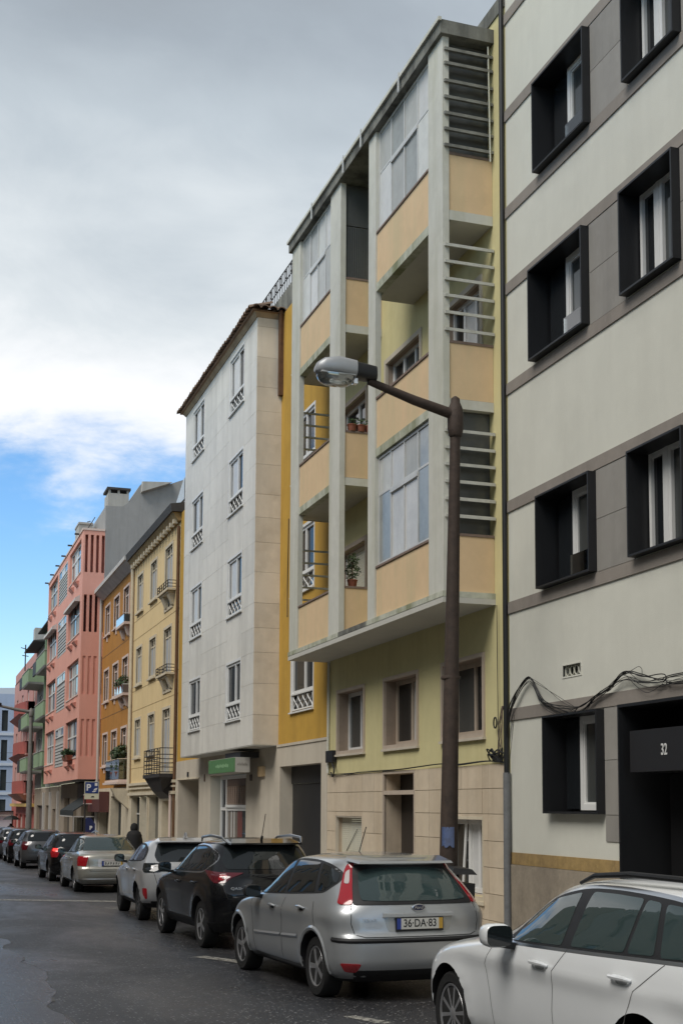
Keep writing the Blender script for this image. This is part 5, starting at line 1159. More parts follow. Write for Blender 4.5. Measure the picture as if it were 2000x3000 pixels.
for s_ in (-1, 1):
    mp = q_.map_s(s_); q = s_
    for L_ in ([(2.05, .32), (2.09, .6), (2.14, 1.03)], [(.95, 1.07), (1.0, .8), (1.03, .32)], [(.05, 1.08), (-.08, .85), (.30, .65), (.44, .32)]): q_.line('door_seam', L_, M_plast, mp)
    tl = q_.panel('tail_light', [(q*.40, 1.10), (q*.75, 1.105), (q*1.02, 1.13), (q*1.18, 1.13), (q*1.02, 1.05), (q*.86, .955), (q*.70, .955), (q*.60, 1.03)], M_ldark, q_.map_p, .010, .01, 1, .03)
    q_.panel('tail_lens', [(q*.64, 1.07), (q*.76, 1.075), (q*.80, 1.0), (q*.70, .99)], M_lred, q_.map_p, .014, .004, 1, .03, tl); q_.panel('tail_lens', [(q*.67, 1.045), (q*.72, 1.045), (q*.73, 1.015), (q*.685, 1.015)], M_lclear, q_.map_p, .018, .004, 1, .03, tl)
    MB().tube([(s_*.58, 1.05, 1.535), (s_*.61, .9, 1.60), (s_*.63, .3, 1.63), (s_*.61, -.25, 1.60), (s_*.57, -.38, 1.53)], [.012, .02, .022, .02, .012], 8).build('roof_rail', M_chrome, q_.root, smooth=True, at=(0, 0, 0))
q_.panel('rear_window', [(-.60, 1.47), (.60, 1.47), (.70, 1.28), (.64, 1.15), (-.64, 1.15), (-.70, 1.28)], M_glasc, q_.map_p, .006, .006, 1, .05)
MB().hexa([(-.55, -.50, 1.50), (.55, -.50, 1.50), (.6, -.2, 1.53), (-.6, -.2, 1.53), (-.53, -.49, 1.525), (.53, -.49, 1.525), (.5, -.1, 1.585), (-.5, -.1, 1.585)]).build('spoiler', M_blackp, q_.root, at=(0, 0, 0))
text_mesh('QASHQAI', .055, M_chrome, 'lettering', q_.root, (-.46, q_.surf(-.46, .88).y-.006, .885), (1, -.10, 0), (0, 0, 1), .002, 'CENTER', 1.3)
q_.line('tailgate_seam', [(-.68, 1.14), (-.72, .9), (-.66, .74), (.66, .74), (.72, .9), (.68, 1.14)], M_plast, q_.map_p, .009); q_.plate(.80, None)
q_.mirrors(1.78, 1.12, .90, M_plast, (.12, .10, .085)); q_.handles([1.20, .28], [.92, .935], M_blackp)
MB().tube([(0, -.22, 1.56), (0, -.26, 1.62)], .02, 6).tube([(0, -.24, 1.6), (.02, -.36, 1.95)], .006, 5).build('antenna', M_plast, q_.root, at=(0, 0, 0)); frontglass(q_, 1.12, 1.46, .68, .5)
# --- pale crossover with black tail lights
S_PU = dict(R=.335, wb=2.59, arch=.385, flare=.035, barrel=.06, clad=.34,
 yr=[(.25, -.58), (.4, -.74), (.6, -.80), (.8, -.79), (.95, -.77), (1.04, -.74), (1.12, -.62), (1.3, -.38), (1.43, -.24), (1.47, -.18), (1.51, .1), (1.535, .6)],
 yf=[(.25, 3.2), (.45, 3.4), (.7, 3.43), (.85, 3.3), (.95, 2.9), (1.02, 2.5), (1.08, 2.22), (1.22, 1.92), (1.38, 1.5), (1.47, 1.15), (1.515, .9), (1.535, .75)],
 w=[(.25, .78), (.4, .885), (.6, .905), (.8, .92), (.9, .915), (1.0, .87), (1.1, .825), (1.28, .74), (1.4, .67), (1.46, .60), (1.50, .50), (1.523, .38), (1.535, .24)])
u = Car('parked_car', 'pale pearl crossover with black tail lights beside the black crossover', S_PU, (4.95, 24.2), -1.0, M_pearl)
u.wheels(.86, 'nine', mat('alloy_dark', (.09, .09, .095), .4, metal=.6))
u.std_side([(2.02, 1.04), (.9, 1.06), (.0, 1.09), (-.22, 1.14), (-.05, 1.33), (.4, 1.42), (.95, 1.41), (1.4, 1.31), (1.75, 1.17)], [[(1.9, 1.06), (.95, 1.08), (.9, 1.375), (1.1, 1.37), (1.4, 1.28), (1.68, 1.16)], [(.86, 1.085), (.0, 1.11), (-.1, 1.15), (.05, 1.31), (.4, 1.38), (.8, 1.38)]], mat('car_glass_blue', (.05, .06, .09), .02, spec=.9))
for s_ in (-1, 1):
    q = s_; mp = u.map_s(s_)
    for L_ in ([(2.0, .32), (2.06, .6), (2.1, 1.02)], [(.9, 1.05), (.95, .8), (.98, .30)]): u.line('door_seam', L_, M_plast, mp)
    tl = u.panel('tail_light', [(q*.40, 1.05), (q*.72, 1.065), (q*1.02, 1.06), (q*1.0, .95), (q*.90, .90), (q*.60, .91), (q*.42, .965)], M_glasc, u.map_p, .012, .01, 1, .03)
    u.panel('tail_lens', [(q*.70, 1.02), (q*.75, 1.02), (q*.75, .96), (q*.70, .96)], M_lclear, u.map_p, .016, .004, 1, .03, tl)
    u.panel('reflector', [(q*.84, .62), (q*1.0, .615), (q*.98, .52), (q*.86, .42), (q*.82, .42)], M_lred, u.map_p, .006, .004, 1, .03)
u.panel('rear_window', [(-.56, 1.42), (.56, 1.42), (.66, 1.2), (.62, 1.09), (-.62, 1.09), (-.66, 1.2)], M_glasc, u.map_p, .006, .006, 1, .05)
MB().hexa([(-.55, -.36, 1.45), (.55, -.36, 1.45), (.6, -.1, 1.47), (-.6, -.1, 1.47), (-.53, -.35, 1.475), (.53, -.35, 1.475), (.5, .0, 1.525), (-.5, .0, 1.525)]).build('spoiler', M_pearl, u.root, at=(0, 0, 0))
u.line('tailgate_seam', [(-.68, 1.08), (-.70, .9), (-.62, .66), (.62, .66), (.70, .9), (.68, 1.08)], M_plast, u.map_p, .009); u.plate(.76, None)
u.panel('rear_valance', [(-.75, .38), (.75, .38), (.68, .27), (-.68, .27)], M_plast, u.map_p, .006, .004, 1, .06)
u.mirrors(1.74, 1.11, .89, M_plast, (.12, .10, .08)); u.handles([1.18, .28], [.92, .93], M_pearl); frontglass(u, 1.10, 1.42, .66, .48)
MB().tube([(.0, -.02, 1.52), (.0, -.12, 1.60), (.0, -.2, 1.535)], [.03, .035, .02], 6).build('antenna', M_chrome, u.root, at=(0, 0, 0))
# --- champagne saloon
S_AV = dict(R=.315, wb=2.70, arch=.365, flare=.022, barrel=.05,
 yr=[(.2, -.82), (.35, -1.0), (.5, -1.04), (.62, -1.04), (.66, -1.0), (.85, -.985), (.95, -.96), (1.0, -.90), (1.025, -.65), (1.05, -.48), (1.15, -.28), (1.3, .02), (1.4, .25), (1.45, .5), (1.475, .85), (1.482, 1.0)],
 yf=[(.2, 3.35), (.35, 3.55), (.5, 3.6), (.65, 3.56), (.76, 3.42), (.86, 3.0), (.93, 2.6), (1.0, 2.35), (1.15, 2.02), (1.3, 1.68), (1.4, 1.4), (1.45, 1.2), (1.482, 1.08)],
 w=[(.2, .73), (.3, .84), (.45, .87), (.6, .88), (.78, .882), (.88, .87), (.95, .845), (1.02, .80), (1.2, .715), (1.34, .65), (1.41, .60), (1.45, .51), (1.472, .40), (1.482, .25)])
def saloon(name, label, loc, yaw, pm):
    v = Car(name, label, S_AV, loc, yaw, pm); v.wheels(.835, 'five')
    v.std_side([(2.1, .985), (1.0, 1.0), (.1, 1.02), (-.28, 1.06), (-.05, 1.25), (.3, 1.375), (.8, 1.405), (1.3, 1.36), (1.75, 1.17)], [[(1.95, 1.005), (1.1, 1.015), (1.05, 1.365), (1.3, 1.33), (1.68, 1.16)], [(1.02, 1.02), (.2, 1.035), (.15, 1.28), (.4, 1.355), (.95, 1.37)], [(.14, 1.04), (-.2, 1.07), (.08, 1.26)]], M_glast)
    for s_ in (-1, 1):
        q = s_; mp = v.map_s(s_)
        for L_ in ([(2.05, .30), (2.1, .96)], [(1.06, .99), (1.1, .28)], [(.15, .99), (.1, .8), (.42, .5), (.44, .28)]): v.line('door_seam', L_, M_plast, mp)
        v.panel('tail_light', [(q*.60, .93), (q*.97, .94), (q*1.03, .86), (q*1.0, .70), (q*.66, .68)], M_lred, v.map_p, .008, .01, 1, .03)
        v.panel('tail_lens', [(q*.66, .68), (q*.99, .69), (q*.97, .58), (q*.70, .575)], mat('lens_pale', (.50, .48, .43), .25, metal=.3, coat=1), v.map_p, .006, .006, 1, .03)
    v.panel('rear_window', [(-.55, 1.40), (.55, 1.40), (.64, 1.2), (.70, 1.07), (-.70, 1.07), (-.64, 1.2)], M_glast, v.map_p, .006, .006, 1, .05)
    v.line('boot_seam', [(-.62, .98), (-.60, .8), (-.56, .56), (.56, .56), (.60, .8), (.62, .98)], M_plast, v.map_p, .009); v.line('bumper_strip', [(-.98, .36), (.98, .36)], M_chrome, v.map_p, .02, .004, rise=.008)
    v.panel('plate_recess', [(-.36, .86), (.36, .86), (.36, .67), (-.36, .67)], M_lclear, v.map_p, .003, .003, 1, .05); v.plate(.755, None)
    v.mirrors(1.85, 1.03, .86, pm, (.11, .10, .07)); v.handles([1.3, .4], [.86, .87], pm); frontglass(v, 1.03, 1.40, .66, .46); return v
saloon('parked_car', 'champagne silver saloon with red tail lights and chrome plate surround', (4.93, 34.3), .5, M_champ)
def hatch(label, spec, loc, yaw, pm, wheel='five', lights=M_lred, lz=(1.0, .76), gl=M_glasc, lit=False, plate=None, rails=False):
    v = Car('parked_car', label, spec, loc, yaw, pm); v.wheels(.85, wheel); t = spec['w'][-1][0]-1.497
    P = lambda L_: [(a, b+t*(b-.9)/.5 if b > .9 else b) for a, b in L_]
    v.std_side(F_DLO, F_PN, gl)
    for s_ in (-1, 1):
        q = s_; mp = v.map_s(s_)
        for L_ in ([(2.05, .30), (2.14, .95)], [(.95, .99), (1.03, .28)], [(.08, .99), (-.06, .75), (.42, .45)]): v.line('door_seam', L_, M_plast, mp)
        tl = v.panel('tail_light', [(q*.58, lz[0]), (q*.88, lz[0]+.02), (q*.98, lz[0]-.05), (q*.92, lz[1]), (q*.70, lz[1])], lights, v.map_p, .010, .01, 1, .03)
        if lit: v.panel('tail_lens', [(q*.60, lz[0]-.01), (q*.86, lz[0]-.0), (q*.86, lz[0]-.08), (q*.62, lz[0]-.08)], M_lit, v.map_p, .014, .004, 1, .03, tl)
        if rails: MB().tube([(s_*.57, .9, 1.47+t), (s_*.6, .3, 1.54+t), (s_*.58, -.3, 1.50+t)], .018, 6).build('roof_rail', M_chrome, v.root, at=(0, 0, 0))
    v.panel('rear_window', P([(-.58, 1.385), (.58, 1.385), (.66, 1.2), (.66, 1.05), (-.66, 1.05), (-.66, 1.2)]), gl, v.map_p, .006, .006, 1, .05)
    v.line('tailgate_seam', [(-.68, .98), (-.70, .8), (-.62, .60), (.62, .60), (.70, .8), (.68, .98)], M_plast, v.map_p, .009)
    v.panel('rear_valance', [(-.72, .34), (.72, .34), (.66, .205), (-.66, .205)], M_plast, v.map_p, .006, .004, 1, .06)
    v.plate(.78 if pm != M_greyp2 else .52, plate); v.mirrors(1.80, 1.02, .89, M_plast if pm != M_greyp2 else pm, (.11, .10, .075)); frontglass(v, 1.03, 1.40, .66, .48)
    return v
S_H2 = dict(S_FORD); S_H2['yr'] = [(.2, -.62), (.3, -.72), (.5, -.78), (.65, -.78), (.9, -.74), (1.0, -.70), (1.2, -.55), (1.38, -.42), (1.44, -.35), (1.47, -.05), (1.497, .6)]
hatch('black hatchback with bright red lit tail lights beyond the champagne saloon', S_H2, (4.92, 40.5), 1.0, M_blackp, 'five', M_lred, (1.0, .74), lit=True, rails=True, plate=None)
hatch('mid grey hatchback with wide dark red tail lights past the black hatchback', S_H2, (4.93, 51.5), .5, M_greyp2, 'five', M_ldark, (1.02, .72), plate=None)
hatch('black car just past the grey hatchback in the parked row', S_H2, (4.92, 58.4), 0, M_blackp, 'five', M_ldark, (1.0, .76), plate=None)
hatch('dark grey car second beyond the grey hatchback at the left edge', S_H2, (4.9, 64.8), 0, M_greyp2, 'five', M_ldark, (1.0, .76), plate=None)
hatch('farthest black car of the row cut by the left edge', S_H2, (4.9, 71.0), 0, M_blackp, 'five', M_lred, (1.0, .76), plate=None)
# ------------------------------------------------------------------ street furniture and small things
M_post = mat('post_rust', (.055, .036, .026), .75, .45, 9, .35, .5, 40, dirt=(.022, .016, .013))
M_postg = mat('post_galv', (.20, .185, .17), .7, .25, 5, .3, .2)
M_lamph = mat('lamp_housing', (.36, .37, .38), .4, .08, 5, metal=.3)
def street_lamp(base, top, zt, mpost, label, k=1.0):
    bx, by, bz = base; tx, ty = top
    L = empty('street_lamp', base, label, 'street lamp', 'street lamps along the kerb')
    P = MB(); n = 9; pts = [(bx+(tx-bx)*t, by+(ty-by)*t, bz+(zt-.3-bz)*t) for t in np.linspace(0, 1, n)]
    P.tube(pts, [(.125-.062*t)*k for t in np.linspace(0, 1, n)], 16); P.build('post', mpost, L, smooth=True)
    MB().lathe([(.17*k, 0), (.17*k, .06), (.13*k, .10)], (bx, by, bz), 16).build('base', mpost, L, smooth=True)
    MB().lathe([(.072*k, zt-.46), (.085*k, zt-.44), (.10*k, zt-.36), (.10*k, zt-.14), (.085*k, zt-.08), (.06*k, zt-.02), (.055*k, zt+.03), (.02*k, zt+.06)], (tx, ty, 0), 16).build('sleeve', mpost, L, smooth=True)
    MB().tube([(tx-.05, ty, zt-.17), (tx-.55*k, ty, zt-.05), (tx-1.16*k, ty, zt+.13)], [.068*k, .06*k, .045*k], 12).build('arm', mpost, L, smooth=True)
    hx, hz = tx-1.16*k, zt+.17
    def loft(secs, mt, name, parent):
        mb = MB(); n = 20
        for x, cz, hy, hzz, e in secs:
            for j in range(n):
                th = 2*math.pi*j/n; c, s = math.cos(th), math.sin(th)
                mb.v.append((x, ty+math.copysign(abs(c)**e, c)*hy, cz+math.copysign(abs(s)**e, s)*hzz))
        for i in range(len(secs)-1):
            for j in range(n): a, b = i*n+j, i*n+(j+1) % n; mb.f.append((a, b, b+n, a+n))
        mb.f.append(tuple(range(n))); mb.f.append(tuple((len(secs)-1)*n+j for j in range(n))[::-1])
        return mb.build(name, mt, parent, smooth=True)
    hd = loft([(hx+.10, hz+.03, .06, .06, .7), (hx+.08, hz+.05, .11, .09, .6), (hx-.18, hz+.07, .13, .10, .6), (hx-.181, hz+.07, .128, .098, .6)], M_black, 'lamp_head', L)
    loft([(hx-.182, hz+.075, .135, .105, .6), (hx-.40, hz+.09, .15, .115, .6), (hx-.58, hz+.075, .13, .10, .65), (hx-.66, hz+.05, .09, .07, .7), (hx-.69, hz+.03, .04, .03, .8)], M_lamph, 'housing', hd)
    mb = MB(); n, m_ = 18, 6
    for i in range(m_+1):
        ph = math.pi/2*i/m_
        for j in range(n):
            th = 2*math.pi*j/n; c_, s_ = math.cos(th), math.sin(th)
            mb.v.append((hx-.42+math.copysign(abs(c_)**.75, c_)*.24*math.cos(ph)**.6, ty+math.copysign(abs(s_)**.75, s_)*.128*math.cos(ph)**.6, hz-.02-.13*math.sin(ph)))
    for i in range(m_):
        for j in range(n): a, b = i*n+j, i*n+(j+1) % n; mb.f.append((a, b, b+n, a+n))
    mb.build('bowl', glass_clear('lamp_bowl', (.72, .76, .76), .78), hd, smooth=True)
    MB().lathe([(.03, -.13), (.045, 0), (.03, .13)], (hx-.42, ty, hz-.03), 10, 'x').build('bulb', M_curtain, hd, smooth=True)
    MB().box(hx-.64, hx-.2, ty-.11, ty+.11, hz-.022, hz-.012).build('reflector', M_alu, hd)
    MB().box(hx-.2, hx-.15, ty-.04, ty+.04, hz-.10, hz-.03).build('clip', M_chrome, hd)
    return L
L1 = street_lamp((6.32, 14.78, gz(14.78)+.12), (6.30, 14.42), 6.93, M_post, 'rusty brown lamp post with clear bowl head standing behind the silver hatchback')
st = MB()
for i in range(6):
    a0, a1 = math.radians(195+i*14), math.radians(195+(i+1)*14); r_ = .1145
    cx_, cy_ = 6.318, 14.695
    st.quad((cx_+r_*math.cos(a0), cy_+r_*math.sin(a0), 1.36+.02*math.sin(i*2)), (cx_+r_*math.cos(a1), cy_+r_*math.sin(a1), 1.36+.02*math.sin(i*2+2)), (cx_+r_*math.cos(a1), cy_+r_*math.sin(a1), 1.60), (cx_+r_*math.cos(a0), cy_+r_*math.sin(a0), 1.60))
st.build('sticker', mat('sticker_blue', (.05, .09, .22), .6, .5, 14, .3, dirt=(.3, .3, .3)), L1)
MB().lathe([(.118, 0), (.122, .01), (.122, .03), (.118, .04)], (6.312, 14.62, 3.43), 14).build('strap', M_post, L1)
street_lamp((6.25, 74.0, gz(74)+.12), (6.25, 74.3), 7.25, M_postg, 'grey lamp post standing far down by the green balconies', 1.5)
# drainpipe in the gap between the two near blocks
dp = empty('drainpipe', (7.74, 15.99, gz(16)+.12), 'black drainpipe with grey steel lower guard between the two nearest blocks', 'drainpipe')
MB().tube([(7.75, 16.03, 2.3), (7.75, 16.04, 9), (7.75, 16.04, 14.2)], .035, 10).build('pipe', mat('pipe_black', (.01, .011, .012), .5), dp, smooth=True)
MB().tube([(7.735, 15.99, -.07), (7.74, 16.0, 2.32)], .052, 10).build('guard', mat('pipe_guard', (.16, .165, .17), .6, .2, 8, .2), dp, smooth=True)
# cables
def wavy(pts, amp, n=8):
    out_ = []; pts = [Vector(p) for p in pts]
    for i in range(len(pts)-1):
        p0, p1, p2, p3 = pts[max(i-1, 0)], pts[i], pts[i+1], pts[min(i+2, len(pts)-1)]
        for k_ in range(n):
            t = k_/n; q = .5*((2*p1)+(p2-p0)*t+(2*p0-5*p1+4*p2-p3)*t*t+(3*p1-p0-3*p2+p3)*t**3)
            out_.append(q+Vector((0, 0, 0)))
    return out_+[pts[-1]]
cb = empty('cable_bundle', (7.74, 14, 3.1), 'black telephone cables looping along the off-white facade above the ground window', 'cables')
rnd = random.Random(3)
mainc = [(16.0, 2.85), (15.82, 3.23), (15.32, 3.56), (14.93, 3.22), (14.27, 3.07), (13.93, 3.05), (13.55, 3.17), (13.24, 3.24), (12.89, 3.37), (12.5, 3.31), (12.1, 3.27), (11.7, 3.24), (9, 3.3)]
for i in range(9):
    j = [(7.755-.012*rnd.random()*3, y+rnd.uniform(-.03, .03), z+rnd.uniform(-.06, .05)+(-.05*i/9 if 3 < k_ < 6 or k_ > 8 else 0)) for k_, (y, z) in enumerate(mainc)]
    MB().tube(wavy(j, 0), .0065 if i < 4 else .0035, 5).build('cable', M_wire, cb)
for P in ([(15.3, 3.58), (14.9, 3.42), (14.3, 3.14), (13.9, 3.08)], [(15.3, 3.55), (14.7, 3.33), (14.1, 3.10)], [(12.9, 3.37), (12.7, 3.42), (12.58, 3.44), (12.52, 3.40), (12.52, 3.32)], [(12.85, 3.36), (12.6, 3.2), (12.39, 3.13), (12.1, 3.2)], [(15.95, 2.3), (15.85, 2.7), (15.75, 3.1)]):
    MB().tube(wavy([(7.74, y, z) for y, z in P], 0), .0035, 5).build('cable', M_wire, cb)
cb2 = empty('cable_bundle', (7.74, 20, 2.47), 'dark cables running along the top of the stone base on the olive block', 'cables')
for i in range(3):
    P = [(24.0, 2.46), (23.3, 2.45), (21.85, 2.47), (20.16, 2.475), (18.38, 2.50), (17.73, 2.47), (16.7, 2.50), (16.05, 2.46)]
    MB().tube(wavy([(7.755-.008*i, y, z+rnd.uniform(-.012, .018)) for y, z in P], 0), .008-.002*i, 5).build('cable', M_wire, cb2)
for i in range(10):
    y0 = 16.15+.4*rnd.random()
    MB().tube(wavy([(7.74, y0, 2.5), (7.70, y0+rnd.uniform(-.15, .15), 2.56+.12*rnd.random()), (7.72, y0+rnd.uniform(-.2, .2), 2.58), (7.74, 16.2+rnd.uniform(-.1, .1), 2.48)], 0), .011, 5).build('cable', M_wire, cb2)
for i in range(7): MB().tube(wavy([(7.75, 16.25+rnd.uniform(-.1, .1), 2.55), (7.74, 16.2+rnd.uniform(-.08, .08), 2.9), (7.745, 16.12+rnd.uniform(-.06, .04), 3.25)], 0), .005, 4).build('cable', M_wire if i % 2 else M_cap, cb2)
MB().tube([(7.76, 16.33, 4.7), (7.76, 16.31, 3.1), (7.75, 16.26, 2.6)], .006, 5).build('cable', M_wire, cb2)
MB().tube([(7.74, 16.36+.05*math.sin(t), 3.03+.075*math.cos(t)) for t in np.linspace(0, 6.283, 14)], .012, 5, False).build('cable_coil', M_wire, cb2)
MB().box(7.70, 7.78, 23.62, 24.05, 2.70, 2.93).build('junction_box', M_black, cb2)
MB().tube(wavy([(7.72, 23.7, 2.7), (7.70, 23.5, 2.55), (7.70, 23.6, 2.42), (7.72, 23.75, 2.5)], 0), .016, 5).build('cable', M_wire, cb2)
MB().tube([(7.77, 24.08, 4.7), (7.77, 24.1, 3.4), (7.76, 24.08, 2.5)], .03, 6).build('conduit', M_col, cb2)
MB().tube(wavy([(6.98, 24.32, 7.6), (6.97, 24.30, 6.9), (6.98, 24.36, 6.3), (6.97, 24.32, 5.6)], 0), .010, 5).build('cable', M_wire, cb2)
# parking sign, ticket machine, red board, cafe awning
M_blues = mat('sign_blue', (.012, .035, .17), .45); M_signc = mat('sign_cream', (.62, .60, .46), .5); M_whites = mat('sign_paint_white', (.72, .72, .72), .5)
ps_ = empty('parking_sign', (6.25, 48.7, gz(48.7)+.12), 'square blue parking sign with white letter P on a thin pole', 'sign')
zs0 = 2.06
MB().tube([(6.16, 48.75, gz(48.7)+.12), (6.16, 48.75, 2.75)], .035, 8).build('pole', M_iron, ps_)
MB().box(6.12, 6.66, 48.69, 48.71, zs0, zs0+.66).build('board', M_signc, ps_); MB().box(6.145, 6.635, 48.684, 48.69, zs0+.22, zs0+.64).build('blue_field', M_blues, ps_)
text_mesh('P', .34, M_whites, 'letter', ps_, (6.27, 48.682, zs0+.43), (1, 0, 0), (0, 0, 1), .001, 'CENTER', 1.0, .008)
MB().box(6.50, 6.60, 48.680, 48.684, zs0+.50, zs0+.61).box(6.41, 6.47, 48.680, 48.684, zs0+.27, zs0+.30).build('pictogram', M_whites, ps_)
MB().prism([(6.44, 48.684, zs0+.32), (6.58, 48.684, zs0+.36), (6.60, 48.684, zs0+.43), (6.50, 48.684, zs0+.40)], (0, -.003, 0)).prism([(6.46, 48.684, zs0+.26), (6.56, 48.684, zs0+.30), (6.55, 48.684, zs0+.33), (6.45, 48.684, zs0+.30)], (0, -.003, 0)).build('pictogram', M_whites, ps_)
MB().prism([(6.36, 48.688, zs0+.07), (6.50, 48.688, zs0+.07), (6.47, 48.688, zs0+.12), (6.40, 48.688, zs0+.12)], (0, -.003, 0)).build('pictogram', M_plt, ps_)
pm_ = empty('ticket_machine', (6.5, 50.2, gz(50)+.12), 'dark blue parking ticket machine with a white P by the orange house', 'ticket machine')
MB().prism([(6.32, 50.0, gz(50)+.12), (6.72, 50.0, gz(50)+.12), (6.72, 50.0, 1.12), (6.56, 50.0, 1.36), (6.40, 50.0, 1.36), (6.32, 50.0, 1.26)], (0, .3, 0)).build('case', mat('machine_blue', (.012, .018, .09), .5), pm_)
text_mesh('P', .2, M_whites, 'letter', pm_, (6.56, 49.996, .96), (1, 0, 0), (0, 0, 1), .001, 'CENTER', 1.0, .01)
rs = empty('projecting_sign', (7.3, 56, 2.05), 'plain red projecting shop sign below the pink bay', 'sign')
MB().box(7.02, 7.64, 55.9, 56.05, 1.92, 2.26).build('board', mat('board_red', (.28, .045, .035), .5), rs); MB().box(7.0, 7.66, 55.88, 56.07, 2.262, 2.30).box(7.0, 7.66, 55.88, 56.07, 1.88, 1.918).box(7.64, FX, 55.95, 56.0, 2.0, 2.1).build('frame', M_pinktrim, rs)
aw = empty('cafe_awning', (7.0, 59.5, gz(59)+.12), 'dark cafe awning with glazed screens under the pink bay', 'awning')
ax0 = 6.75
MB().hexa([(ax0, 57.4, 1.55), (FX-.07, 57.4, 2.2), (FX-.07, 62.6, 2.2), (ax0, 62.6, 1.55), (ax0, 57.4, 1.60), (FX-.07, 57.4, 2.25), (FX-.07, 62.6, 2.25), (ax0, 62.6, 1.60)]).build('canopy', M_awn, aw)
MB().box(ax0-.01, ax0, 57.4, 62.6, 1.36, 1.549).build('valance', M_awn, aw)
MB().box(ax0-.02, FX-.08, 57.40, 57.43, 1.31, 1.355).box(ax0-.03, ax0, 57.4, 62.6, 1.31, 1.355).build('rail', M_cornw, aw)
for x in (ax0, 7.1, 7.45): MB().box(x, x+.04, 57.40, 57.44, gz(57)+.12, 1.31).build('post', M_cornw if x == ax0 else M_iron, aw)
MB().box(ax0+.04, FX-.08, 57.42, 57.425, gz(57)+.12, 1.3).build('screen', glass_clear('screen_smoke', (.35, .36, .36), .9), aw)
# dark bin by the post
bn = empty('wheeled_bin', (6.52, 14.45, gz(14.4)+.12), 'black lidded bin standing on the pavement behind the silver hatchback', 'bin')
MB().hexa([(6.26, 14.30, gz(14)+.17), (6.44, 14.30, gz(14)+.17), (6.44, 14.6, gz(14)+.17), (6.26, 14.6, gz(14)+.17), (6.24, 14.24, .93), (6.46, 14.24, .93), (6.46, 14.62, .93), (6.24, 14.62, .93)]).build('body', M_plast, bn)
MB().hexa([(6.14, 14.20, 1.045), (6.47, 14.20, 1.035), (6.47, 14.64, 1.05), (6.14, 14.64, 1.06), (6.18, 14.24, 1.12), (6.42, 14.24, 1.10), (6.42, 14.6, 1.12), (6.18, 14.6, 1.14)]).build('lid', M_plast, bn)
for y in (14.3, 14.5): MB().box(6.26, 6.28, y, y+.04, .931, 1.045).build('hinge', M_plast, bn)
# plants
def foliage(c, r, n, seed, leaf=.06, sq=1.0):
    rg_ = random.Random(seed); mb = MB()
    for _ in range(n):
        while True:
            d = Vector((rg_.uniform(-1, 1), rg_.uniform(-1, 1), rg_.uniform(-1, 1)))
            if d.length < 1: break
        d = d*(.55+.45*rg_.random())/max(d.length, .3) if rg_.random() < .7 else d
        p = Vector(c)+Vector((d.x*r, d.y*r, d.z*r*sq)); a = Vector((rg_.gauss(0, 1), rg_.gauss(0, 1), rg_.gauss(0, 1))).normalized(); b = a.orthogonal().normalized()
        s = leaf*rg_.uniform(.6, 1.3); mb.quad(p-a*s, p+b*s*.45, p+a*s, p-b*s*.45)
    return mb
def pot_plant(loc, label, balls, pot=(.16, .12, .28), group=None, stem=True):
    o = empty('potted_plant', loc, label, 'plant', group); x, y, z = loc
    MB().lathe([(pot[1], 0), (pot[0], pot[2]*.85), (pot[0]*1.08, pot[2]*.86), (pot[0]*1.08, pot[2]), (pot[0]*.9, pot[2])], loc, 14).build('pot', M_terra, o, smooth=True)
    for i, (dz, r, n) in enumerate(balls):
        foliage((x, y, z+dz), r, n, i+int(y*10), max(.035, r*.22)).build('foliage', M_plant, o, fix=False)
    if stem: MB().tube([(x, y, z+pot[2]*.8), (x, y, z+balls[-1][0])], .018, 5).build('stem', M_cap, o)
    return o
pot_plant((7.6, 50.9, 2.83), 'double ball topiary on the orange house lower balcony, left of the pair', [(.50, .24, 260), (1.02, .26, 300)], (.2, .15, .3))
pot_plant((7.6, 49.6, 2.83), 'larger ball topiary on the orange house lower balcony, right of the pair', [(.52, .28, 260), (1.05, .32, 380)], (.22, .16, .3))
for i, y in enumerate((49.4, 50.1, 50.8)): pot_plant((7.66, y, 6.17), ('leafy plant nearest the downpipe', 'middle leafy plant', 'leafy plant farthest from the downpipe')[i]+' on the orange house middle balcony', [(.46, .26, 150)], (.16, .13, .3), 'plants on the orange house middle balcony')
pot_plant((7.3, 20.75+.55, 5.735), 'leafy pot plant on the lowest middle balcony sill of the olive block', [(.28, .16, 170), (.48, .13, 130)], (.09, .07, .13))
for i, x in enumerate((7.25, 7.42, 7.58)): pot_plant((x, 21.21, 8.55), ('outermost red pot', 'middle red pot', 'red pot nearest the wall')[i]+' of three on the olive block balcony sill', [(.16, .09, 50)], (.085, .07, .12), 'red pots on the balcony sill', False)
fp = empty('flower_box', (6.72, 59.9, 3.85), 'terracotta flower box with green plant on the lowest pink bay window', 'planter')
MB().hexa([(6.62, 59.0, 3.86), (6.84, 59.0, 3.86), (6.84, 60.9, 3.86), (6.62, 60.9, 3.86), (6.56, 58.9, 4.10), (6.84, 58.9, 4.10), (6.84, 61.0, 4.10), (6.56, 61.0, 4.10)]).build('box', M_terra, fp)
foliage((6.7, 59.9, 4.22), .3, 220, 5, .1, .7).build('foliage', M_plant, fp, fix=False)
